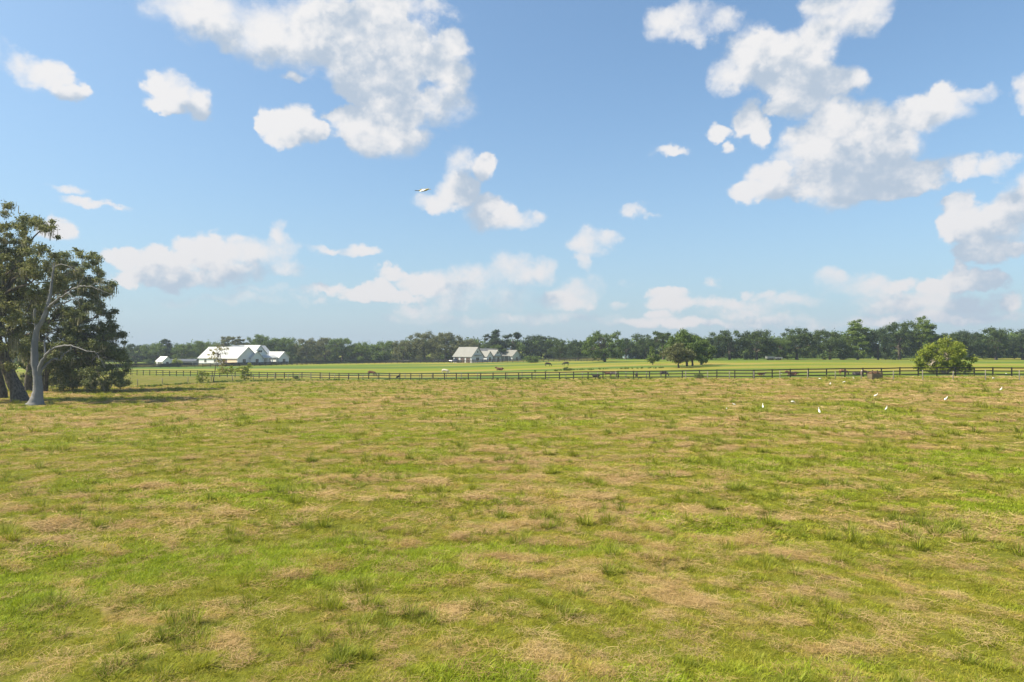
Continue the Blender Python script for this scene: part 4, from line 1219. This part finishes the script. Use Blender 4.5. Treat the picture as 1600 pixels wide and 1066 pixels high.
# small white shed and the low dark shed beside it
o = onY(254.5, 252); o.z -= .1
H = House('shed', o, math.atan2(.6, .8), 'small white shed with pale metal roof seen far left of the big white house', plain('shed_roof', (.62, .62, .62), .5, .1))
H.gable(0, 3.2, 0, 13.5, 1.9, 3.5, 'b', .3); H.window('f', 1.1, 2.0, .1, 1.7, 0, 'door', DARKF, mull=False); H.window('l', 2, 5, .2, 1.5, 0, 'bay_shade_panel', GLASS, mull=False); H.window('l', 6, 9, .2, 1.5, 0, 'bay_shade_panel', GLASS, mull=False)  # dark sheets on the long side stand for shade inside the open bays
H.root['category'] = 'shed'; H.done(SIDING)
o = onY(258, 256); o.z -= .1
H = House('shed', o, math.atan2(.2, .98), 'low dark open sided shed beside the small white shed', plain('dark_roof', (.09, .10, .12), .6, .2))
H.gable(0, 10.5, 0, 5, 1.7, 2.5, 'a', .2); H.window('f', 1, 4.5, .1, 1.4, 0, 'bay_shade_panel', GLASS, mull=False); H.window('f', 6, 9.5, .1, 1.4, 0, 'bay_shade_panel', GLASS, mull=False)  # bays are closed dark sheets, coloured like the shade within
H.root['category'] = 'shed'; H.done(plain('shed_wall', (.20, .22, .24), .8, .2))

# ------------------------------------------------------------------ vehicles
TYRE = plain('tyre', (.02, .02, .02), .9, .2)
def vehicle(name, label, cat, loc, rz, paint, prof, cabin, L, W, wheels, glassy=True, scale=1.):
    """prof: side outline (x,z) of the body; cabin: side outline of the glasshouse"""
    root = empty(name, loc, rz); tag(root, label, cat); root.scale = (scale,) * 3
    def extr(pr, w0, w1=None):
        bm = bmesh.new(); w1 = w1 or w0
        zs = [p[1] for p in pr]; z0, z1 = min(zs), max(zs)
        A = []; B = []
        for x, z in pr:
            w = w0 + (w1 - w0) * (z - z0) / max(z1 - z0, .01)
            A.append(bm.verts.new((x, -w / 2, z))); B.append(bm.verts.new((x, w / 2, z)))
        bm.faces.new(A[::-1]); bm.faces.new(B)
        n = len(pr)
        for i in range(n):
            j = (i + 1) % n; bm.faces.new((A[i], A[j], B[j], B[i]))
        bmesh.ops.recalc_face_normals(bm, faces=bm.faces)
        bmesh.ops.bevel(bm, geom=[e for e in bm.edges], offset=.05, segments=2, affect='EDGES')
        return bm
    bm_obj('body', extr(prof, W), paint, root, True)
    if cabin:
        c = bm_obj('cabin', extr(cabin, W * .96, W * .76), paint, root, True)
        zs = [p[1] for p in cabin]; xs = [p[0] for p in cabin]
        z0, z1 = min(zs) + .08, max(zs) - .10
        cx = sum(xs) / len(xs)
        gl = [(cx + (x - cx) * .90, min(max(z, z0), z1)) for x, z in cabin]
        bm = bmesh.new()
        for sd in (-1, 1):
            f = []
            for x, z in gl:
                w = (W * .96 + (W * .76 - W * .96) * (z - min(zs)) / (max(zs) - min(zs))) / 2 + .012
                f.append(bm.verts.new((x, sd * w, z)))
            bm.faces.new(f if sd < 0 else f[::-1])
        # windscreen and rear glass
        for (i, j) in ((0, 1), (len(cabin) - 2, len(cabin) - 1)):
            (x0, za), (x1, zb) = cabin[i], cabin[j]
            n = Vector((zb - za, 0, -(x1 - x0))).normalized(); n = n if (n.x > 0) == ((x0 + x1) / 2 > cx) else -n
            f = []
            for t, sd in ((.12, -1), (.12, 1), (.88, 1), (.88, -1)):
                x, z = x0 + (x1 - x0) * t, za + (zb - za) * t
                w = (W * .96 + (W * .76 - W * .96) * (z - min(zs)) / (max(zs) - min(zs))) / 2 * .88
                f.append(bm.verts.new((x + n.x * .012, sd * w, z + n.z * .012)))
            bm.faces.new(f)
        bm_obj('window', bm, GLASS, root)
    for wx in wheels:
        for sd in (-1, 1):
            nn = bmesh.new()
            mt = Matrix.Translation((wx, sd * (W / 2 - .08), .34)) @ Matrix.Rotation(math.pi / 2, 4, 'X')
            bmesh.ops.create_cone(nn, cap_ends=True, segments=20, radius1=.34, radius2=.34, depth=.22, matrix=mt)
            bmesh.ops.bevel(nn, geom=[e for e in nn.edges], offset=.02, segments=1, affect='EDGES')
            wh = bm_obj('wheel', nn, TYRE, root)
            nn = bmesh.new(); mt = Matrix.Translation((wx, sd * (W / 2 + .035), .34)) @ Matrix.Rotation(math.pi / 2, 4, 'X')
            bmesh.ops.create_cone(nn, cap_ends=True, segments=14, radius1=.2, radius2=.17, depth=.03, matrix=mt)
            bm_obj('rim', nn, TRIM, wh)
    return root
def paint(name, c): return plain(name, c, .3, .04, spec=.6)
suv = [(-2.35, .35), (-2.4, .75), (-2.2, 1.0), (-1.0, 1.08), (1.1, 1.05), (2.2, .85), (2.35, .6), (2.3, .35)]
suvc = [(-1.95, 1.02), (-1.45, 1.55), (.25, 1.56), (1.15, 1.04)]
p = at(685, 566.2)
vehicle('parked_car', 'white car parked on the grass beyond the far fence, left of the grey roofed house', 'car', p, R(8), paint('white_paint', (.75, .78, .82)), suv, suvc, 4.7, 1.85, (-1.45, 1.4), scale=1.12)
pick = [(-2.8, .45), (-2.8, 1.05), (.0, 1.08), (1.3, 1.08), (2.6, .98), (2.75, .5), (2.7, .42)]
pickc = [(-.9, 1.05), (-.7, 1.75), (.55, 1.76), (1.3, 1.06)]
vehicle('pickup_truck', 'dark blue pickup truck parked beside the garage of the grey roofed house', 'pickup truck', at(712, 567), R(6), paint('dark_blue_paint', (.030, .035, .075)), pick, pickc, 5.5, 1.95, (-1.8, 1.75))
van = [(-2.5, .4), (-2.55, 2.2), (-2.4, 2.35), (.7, 2.35), (1.3, 1.35), (2.4, 1.1), (2.5, .45)]
vanc = [(.2, 1.35), (.25, 2.2), (.75, 2.25), (1.32, 1.38)]
vehicle('parked_van', 'pale blue white van parked under the trees right of the lone round oak', 'van', at(981.5, 561.2), R(-35), paint('pale_paint', (.55, .65, .72)), van, vanc, 5, 2.0, (-1.6, 1.6), scale=.8)
def trailer(label, loc, rz, L, W, z0, z1, col, cat='trailer'):
    root = empty('trailer', loc, rz); tag(root, label, cat)
    bm = bmesh.new(); bx(bm, -L / 2, L / 2, -W / 2, W / 2, z0, z1); bmesh.ops.bevel(bm, geom=[e for e in bm.edges], offset=.06, segments=2, affect='EDGES')
    bm_obj('body', bm, paint('trailer_paint', col), root)
    bm = bmesh.new(); bx(bm, L / 2, L / 2 + .9, -.05, .05, .4, .5); bm_obj('hitch', bm, DARKF, root)
    for sx in (-.3, .35):
        for sd in (-1, 1):
            nn = bmesh.new(); mt = Matrix.Translation((sx, sd * (W / 2 + .05), .3)) @ Matrix.Rotation(math.pi / 2, 4, 'X')
            bmesh.ops.create_cone(nn, cap_ends=True, segments=16, radius1=.3, radius2=.3, depth=.18, matrix=mt); bm_obj('wheel', nn, TYRE, root)
trailer('small pale blue box trailer under the trees just left of the yellow green sapling', at(997, 561), R(12), 3.0, 1.9, .45, 1.5, (.42, .50, .60))
trailer('low white trailer parked in the shade of the right treeline', at(1203, 562.6), R(4), 2.6, 1.7, .45, 1.15, (.20, .21, .22))
trailer('low white flat trailer second from left in the shade of the right treeline', at(1216, 562.6), R(-4), 2.4, 1.7, .4, .95, (.22, .22, .22))
trailer('pale flatbed trailer standing behind the far fence left of the white car', at(632, 566.8), R(3), 4.6, 1.9, .75, 1.15, (.50, .46, .44))

# ------------------------------------------------------------------ hay feeder at the wire fence
f0 = at(1367, 593.3)
fd = empty('hay_feeder', f0, R(6)); fd.scale = (.82, .82, .92); tag(fd, 'square wooden hay feeder heaped with reddish hay by the right wire fence', 'hay feeder')
wood_m = plain('feeder_wood', (.075, .055, .035), .9, .4, 6.)
for x in (-.78, 0, .78):
    for y in (-.6, .6):
        bm = bmesh.new(); bx(bm, x - .06, x + .06, y - .06, y + .06, -.1, 1.12 if x else 1.3); bm_obj('post', bm, wood_m, fd)
bw = plain('feeder_board', (.15, .12, .075), .9, .35, 5.)
for i, z in enumerate((.12, .3, .48, .66)):
    for sd in (-1, 1):
        bm = bmesh.new(); bx(bm, -.76, .76, sd * .60 + (.062 if sd > 0 else -.087), sd * .60 + (.087 if sd > 0 else -.062), z, z + .15); bm_obj('board', bm, bw, fd)
        bm = bmesh.new(); bx(bm, sd * .78 + (.062 if sd > 0 else -.087), sd * .78 + (.087 if sd > 0 else -.062), -.58, .58, z, z + .15); bm_obj('board', bm, bw, fd)
r = np.random.default_rng(4)
V, F, t = leaf_cloud([(x, y, .85 + .14 * math.cos(x * 2)) for x in (-.6, -.3, 0, .3, .55) for y in (-.35, 0, .35)], [.3] * 15, 1500, .09, 3, .7, .1, asp=.15)
hm = Mat('feeder_hay'); ha = hm.attr('tone'); hm.leafy(hm.mix(ha, (.14, .055, .035), (.36, .19, .10)), .2)
add('hay_heap', mesh_np('hay_heap', V, F, (hm.m,), {'tone': t}), fd)

# ------------------------------------------------------------------ animals (each body one continuous skinned surface)
def skin_mesh(name, verts, edges, radii, root=0, sub=2):
    me = bpy.data.meshes.new(name); me.from_pydata([tuple(v) for v in verts], edges, []); me.update()
    o = bpy.data.objects.new(name, me); COL.objects.link(o)
    md = o.modifiers.new('skin', 'SKIN'); md.use_smooth_shade = True
    for i, rr_ in enumerate(radii):
        d = me.skin_vertices[0].data[i]; d.radius = rr_ if hasattr(rr_, '__len__') else (rr_, rr_); d.use_root = (i == root)
    sb = o.modifiers.new('sub', 'SUBSURF'); sb.levels = sub; sb.render_levels = sub
    dg = bpy.context.evaluated_depsgraph_get(); ev = o.evaluated_get(dg)
    out = bpy.data.meshes.new_from_object(ev)
    bpy.data.objects.remove(o); bpy.data.meshes.remove(me)
    for p in out.polygons: p.use_smooth = True
    return out

def hide(name, c1, c2, patch=.5, scale=1.6):
    m = Mat(name); c = m.coord(); n = m.noise(scale, 3, .5, c)
    m.bsdf(m.mix(m.ss(n, patch - .04, patch + .04), c1, c2), .75, spec=.2); return m.m
HB = hide('brown_hide', (.11, .05, .03), (.08, .036, .022)); HD = hide('dark_hide', (.040, .028, .024), (.055, .04, .034))
HK = hide('black_hide', (.014, .013, .014), (.022, .02, .02)); HG = hide('grey_hide', (.10, .085, .085), (.06, .05, .05))
HW = hide('cream_hide', (.42, .39, .31), (.50, .47, .40)); HR = hide('red_white_hide', (.12, .055, .038), (.40, .35, .31), .56, 1.1)
HT = hide('tan_hide', (.24, .13, .075), (.19, .10, .06))

def cow_mesh(pose):
    # x forward, cow about 2.1 m long and 1.35 m high
    V = [(-.75, 0, 1.10), (-.35, 0, 1.02), (.15, 0, 1.00), (.60, 0, 1.08)]; E = [(0, 1), (1, 2), (2, 3)]; Rr = [(.24, .30), (.30, .36), (.30, .37), (.24, .33)]
    def v(p, r, par): V.append(p); Rr.append(r); E.append((par, len(V) - 1)); return len(V) - 1
    if pose == 'graze':
        n = v((.88, 0, .98), (.14, .20), 3); n = v((1.08, 0, .62), (.11, .14), n); h = v((1.18, 0, .34), (.12, .13), n); v((1.30, 0, .10), (.07, .07), h)
        hd = h
    else:
        n = v((.86, 0, 1.28), (.14, .20), 3); h = v((1.05, 0, 1.46), (.13, .13), n); v((1.36, 0, 1.30), (.08, .08), h); hd = h
    x, y, z = V[hd]
    for s in (-1, 1): e = v((x - .05, s * .14, z + .07), (.04, .04), hd); v((x - .10, s * .28, z + .06), (.025, .045), e)
    if pose == 'lie':
        V[:] = [(a, b, c - .62) for a, b, c in V]
        for s in (-1, 1):
            k = v((.55, s * .22, .30), (.12, .12), 3); k = v((.85, s * .26, .10), (.07, .07), k); v((.60, s * .30, .07), (.05, .05), k)
            k = v((-.60, s * .28, .30), (.17, .17), 0); k = v((-.25, s * .42, .12), (.08, .08), k); v((-.55, s * .46, .07), (.05, .05), k)
    else:
        for s in (-1, 1):
            k = v((.58, s * .17, .80), (.12, .14), 3); k = v((.56 + .05 * s, s * .17, .42), (.07, .075), k); k = v((.58 + .07 * s, s * .17, .14), (.05, .05), k); v((.62 + .07 * s, s * .17, .03), (.065, .06), k)
            k = v((-.72, s * .18, .82), (.16, .19), 0); k = v((-.84 - .04 * s, s * .18, .46), (.075, .08), k); k = v((-.76 - .08 * s, s * .18, .15), (.05, .05), k); v((-.71 - .08 * s, s * .18, .03), (.065, .06), k)
    t = v((-1.02, 0, V[0][2] + .08), (.05, .05), 0); t = v((-1.12, 0, V[0][2] - .25), (.03, .03), t); v((-1.10, 0, max(V[0][2] - .62, .06)), (.045, .045), t)
    return skin_mesh('cow', V, E, Rr, 1)
CM = {k: cow_mesh(k) for k in ('graze', 'stand', 'lie')}
CG = 'cattle in the pasture beyond the board fence'
def cow(px, py, pose, mat, rz, scale, label, cat='cow', name='cow'):
    me = CM[pose].copy(); me.materials.clear(); me.materials.append(mat)
    o = add(name, me); o.location = at(px, py); o.rotation_euler = (0, 0, R(rz)); o.scale = (scale,) * 3
    tag(o, label, cat, CG); return o
cow(581, 588.3, 'graze', HB, -15, .88, 'brown cow grazing behind the left board fence, right of the white house')
cow(696, 584.5, 'graze', HW, -10, .80, 'cream white cow grazing behind the board fence in front of the grey roofed house')
cow(781, 579, 'lie', HB, 170, .95, 'brown cow lying far behind the fence in front of the grey roofed house')
cow(856.3, 572.6, 'graze', HD, 8, .80, 'left one of two dark brown cows grazing far off on the open pasture')
cow(884, 571.6, 'graze', HD, 175, .80, 'right one of two dark brown cows grazing far off on the open pasture')
cow(931, 590, 'lie', HK, 160, .66, 'black calf lying close behind the board fence, leftmost of its bunch', 'calf', 'calf')
cow(949.5, 588.8, 'stand', HR, 185, .55, 'reddish brown calf with a pale face beside the dark grey one behind the fence', 'calf', 'calf')
cow(959.5, 589.6, 'graze', HG, -25, .64, 'dark grey calf standing against the reddish pale faced calf behind the fence', 'calf', 'calf')
cow(994.7, 590.6, 'stand', HG, -95, .58, 'dark calf facing the camera alone between two fence posts', 'calf', 'calf')
cow(1037.5, 588.6, 'graze', HG, 6, .62, 'grey brown calf grazing by a fence post left of the bright green shrub', 'calf', 'calf')
cow(1190, 587, 'lie', HR, 5, .60, 'reddish calf resting behind the right fence, left of the white faced one', 'calf', 'calf')
cow(1238, 587, 'lie', HR, 172, .80, 'red and white calf resting behind the right board fence', 'calf', 'calf')
cow(1318, 586.4, 'graze', HT, 0, .62, 'light reddish calf behind the right fence left of the dark grey calf', 'calf', 'calf')
cow(1339, 587, 'lie', HG, 10, .70, 'dark grey calf resting behind the fence just left of the hay feeder', 'calf', 'calf')
cow(1351, 587, 'graze', HR, 5, .58, 'pale reddish calf with its head towards the hay feeder', 'calf', 'calf')

# egrets
WHITEF = plain('white_feathers', (.86, .85, .80), .7, .04); BILL = plain('yellow_bill', (.62, .40, .08), .5, .1); LEGM = plain('dark_legs', (.10, .09, .06), .7, .2)
def egret_meshes(pose):
    if pose == 'up':
        V = [(-.06, 0, .27), (.02, 0, .31), (.08, 0, .36), (.10, 0, .44), (.09, 0, .51), (.13, 0, .545), (-.16, 0, .22), (-.24, 0, .18)]
        head = (.13, 0, .545); bill = (.22, 0, .53)
    elif pose == 'walk':
        V = [(-.06, 0, .25), (.03, 0, .27), (.11, 0, .31), (.17, 0, .37), (.19, 0, .42), (.235, 0, .44), (-.16, 0, .21), (-.24, 0, .18)]
        head = (.235, 0, .44); bill = (.32, 0, .42)
    else:
        V = [(-.06, 0, .24), (.04, 0, .24), (.12, 0, .22), (.18, 0, .16), (.22, 0, .11), (.26, 0, .09), (-.16, 0, .23), (-.24, 0, .21)]
        head = (.26, 0, .09); bill = (.33, 0, .045)
    E = [(0, 1), (1, 2), (2, 3), (3, 4), (4, 5), (0, 6), (6, 7)]
    Rr = [(.075, .085), (.06, .065), (.035, .04), (.024, .024), (.022, .022), (.032, .03), (.05, .04), (.015, .012)]
    body = skin_mesh('egret_body', V, E, Rr, 0, 1); body.materials.append(WHITEF)
    n = NP(); n.tube([head, Vector(head).lerp(Vector(bill), .5), bill], [.014, .010, .002], 6); bl = n.mesh('bill', BILL)
    n = NP()
    for s in (-1, 1): n.tube([(-.03, s * .03, .22), (-.05 + .03 * s, s * .03, .12), (-.02 + .04 * s, s * .03, 0), (.03 + .04 * s, s * .03, -.0)], [.012, .008, .007, .006], 6)
    return body, bl, n.mesh('legs', LEGM)
EG = {k: egret_meshes(k) for k in ('up', 'walk', 'peck')}
def egret(px, py, pose, rz, s, label):
    b, bl, lg = EG[pose]
    root = empty('egret', at(px, py) + Vector((0, 0, .03)), R(rz)); root.scale = (s * .90,) * 3; tag(root, label, 'egret', 'white cattle egrets feeding in the mown pasture')
    add('body', b, root); add('bill', bl, root); add('legs', lg, root)
for a in [
 (1147, 635.5, 'walk', 180, .72, 'white egret low in the grass, second from left of the right hand flock'),
 (1135.5, 641, 'peck', 60, .6, 'leftmost white egret, half hidden in the grass'),
 (1192, 640.5, 'up', 75, 1.0, 'upright white egret left of the crouching one in the middle of the flock'),
 (1239, 631.5, 'peck', 0, .9, 'crouching white egret between the two upright ones'),
 (1280, 649, 'up', 80, 1.12, 'nearest upright white egret, tall and thin'),
 (1368.5, 622.5, 'walk', 15, 1.05, 'white egret striding right, left of the egret before the bright field tree'),
 (1385, 643.5, 'up', 30, .85, 'white egret standing just below the striding egret'),
 (1478, 629, 'walk', 30, 1.2, 'white egret with neck stretched below the bright field tree'),
 (1564.5, 612.5, 'up', 20, .95, 'white egret alone at the right edge of the mown pasture'),
 (1281.5, 594.8, 'peck', 10, 1.0, 'white egret close to the wire fence, left of three near the feeder'),
 (1297.5, 603, 'up', 40, .8, 'white egret standing below the two at the wire fence'),
 (1319, 599.5, 'peck', 190, .9, 'white egret pecking left of the hay feeder'),
 (1333.5, 593.5, 'up', 180, .75, 'white egret nearest to the left side of the hay feeder'),
 (1552.5, 594, 'peck', 15, 1.0, 'white egret crouched at the foot of the wire fence at far right'),
 (1542, 587.5, 'peck', 190, .8, 'white egret behind the wire fence, left of the one by the last post'),
 (1572.5, 586.5, 'peck', 20, .9, 'white egret behind the wire fence near the last post'),
 (1181, 585.8, 'walk', 10, .9, 'white egret beside the reddish resting calf'),
 (1222, 585.8, 'walk', 10, .9, 'white egret beside the red and white resting calf'),
 (1197, 571, 'walk', 10, .01, None)]:
    if a[5]: egret(*a)

# egret in flight
P = atY(663, 297.5, 36)
fl = empty('flying_egret', P, R(0)); fl.scale = (1.15,) * 3; tag(fl, 'white egret flying high over the pasture with legs trailing', 'egret')
V = [(-.10, 0, 0), (.04, 0, .01), (.13, 0, .03), (.17, 0, .055), (.225, 0, .05), (-.20, 0, -.01), (-.27, 0, -.01)]
bm_ = skin_mesh('body', V, [(0, 1), (1, 2), (2, 3), (3, 4), (0, 5), (5, 6)], [(.065, .06), (.06, .058), (.04, .04), (.035, .034), (.028, .026), (.045, .03), (.03, .008)], 0, 2); bm_.materials.append(plain('backlit_feathers', (.50, .38, .10), .7, .15)); add('body', bm_, fl)  # white bird: yellow body colour carries the sun shining through from behind
n = NP(); n.tube([(.23, 0, .05), (.28, 0, .045), (.32, 0, .04)], [.014, .01, .002], 6); add('bill', n.mesh('bill', BILL), fl)
n = NP()
for s in (-1, 1): n.tube([(-.2, s * .02, -.02), (-.32, s * .02, -.015), (-.43, s * .02, -.005)], [.012, .009, .012], 6)
add('legs', n.mesh('legs', LEGM), fl)
def wing(side, tips):
    # chordwise strips: root -> wrist -> tip, thick enough to be solid
    bm = bmesh.new(); top = []; bot = []
    for (cx, y, z, c, th) in tips:
        top.append([bm.verts.new((cx + c * .45, side * y, z)), bm.verts.new((cx + c * .1, side * y, z + th)), bm.verts.new((cx - c * .55, side * y, z + th * .2))])
        bot.append([bm.verts.new((cx + c * .45, side * y, z - .002)), bm.verts.new((cx + c * .1, side * y, z - th * .3)), bm.verts.new((cx - c * .55, side * y, z - .006))])
    for i in range(len(tips) - 1):
        for k in range(2):
            bm.faces.new((top[i][k], top[i + 1][k], top[i + 1][k + 1], top[i][k + 1])); bm.faces.new((bot[i][k + 1], bot[i + 1][k + 1], bot[i + 1][k], bot[i][k]))
        bm.faces.new((top[i][0], bot[i][0], bot[i + 1][0], top[i + 1][0])); bm.faces.new((top[i][2], top[i + 1][2], bot[i + 1][2], bot[i][2]))
    e = len(tips) - 1
    bm.faces.new((top[e][0], bot[e][0], bot[e][1], bot[e][2], top[e][2], top[e][1]))
    bmesh.ops.recalc_face_normals(bm, faces=bm.faces)
    bm_obj('wing', bm, WHITEF, fl, True)
wing(-1, [(.0, .03, .02, .17, .015), (.03, .16, .00, .17, .012), (-.02, .30, -.07, .14, .008), (-.14, .42, -.15, .05, .004)])
wing(1, [(.0, .03, .02, .17, .015), (.04, .16, .08, .17, .012), (.06, .32, .11, .14, .008), (.02, .46, .12, .05, .004)])

# big dark bird by the fence
v0 = at(622.5, 592.3)
vt = empty('dark_bird', v0, R(20)); vt.scale = (1.25,) * 3; tag(vt, 'large dark bird with paler breast standing at the foot of the left board fence', 'bird')
V = [(-.10, 0, .36), (.04, 0, .42), (.14, 0, .52), (.19, 0, .62), (.20, 0, .70), (-.28, 0, .24), (-.45, 0, .14)]
b = skin_mesh('body', V, [(0, 1), (1, 2), (2, 3), (3, 4), (0, 5), (5, 6)], [(.15, .17), (.15, .16), (.10, .11), (.075, .075), (.07, .065), (.10, .08), (.05, .02)], 0, 2)
b.materials.append(hide('dark_feathers', (.022, .018, .015), (.10, .095, .09), .62, 3.)); add('body', b, vt)
n = NP(); n.tube([(.25, 0, .70), (.31, 0, .69), (.34, 0, .65)], [.03, .022, .004], 6); add('bill', n.mesh('bill', BILL), vt)
n = NP()
for s in (-1, 1): n.tube([(-.02, s * .07, .28), (-.02, s * .07, .14), (.0, s * .07, 0), (.09, s * .07, 0)], [.035, .018, .016, .01], 6)
add('legs', n.mesh('legs', LEGM), vt)

# ------------------------------------------------------------------ summer haze
bm = bmesh.new(); bx(bm, -330, 360, -25, 400, -3, 26)
hzb = bm_obj('haze', bm, [], None); tag(hzb, 'thin bluish summer haze in the air', 'haze', kind='stuff')
hm = Mat('haze'); pv = hm.n('ShaderNodeVolumePrincipled'); pv.inputs['Color'].default_value = (.72, .84, 1, 1); pv.inputs['Density'].default_value = .00028; pv.inputs['Anisotropy'].default_value = .2
hm.t.links.new(pv.outputs[0], hm.out.inputs['Volume']); hzb.data.materials.clear(); hzb.data.materials.append(hm.m)
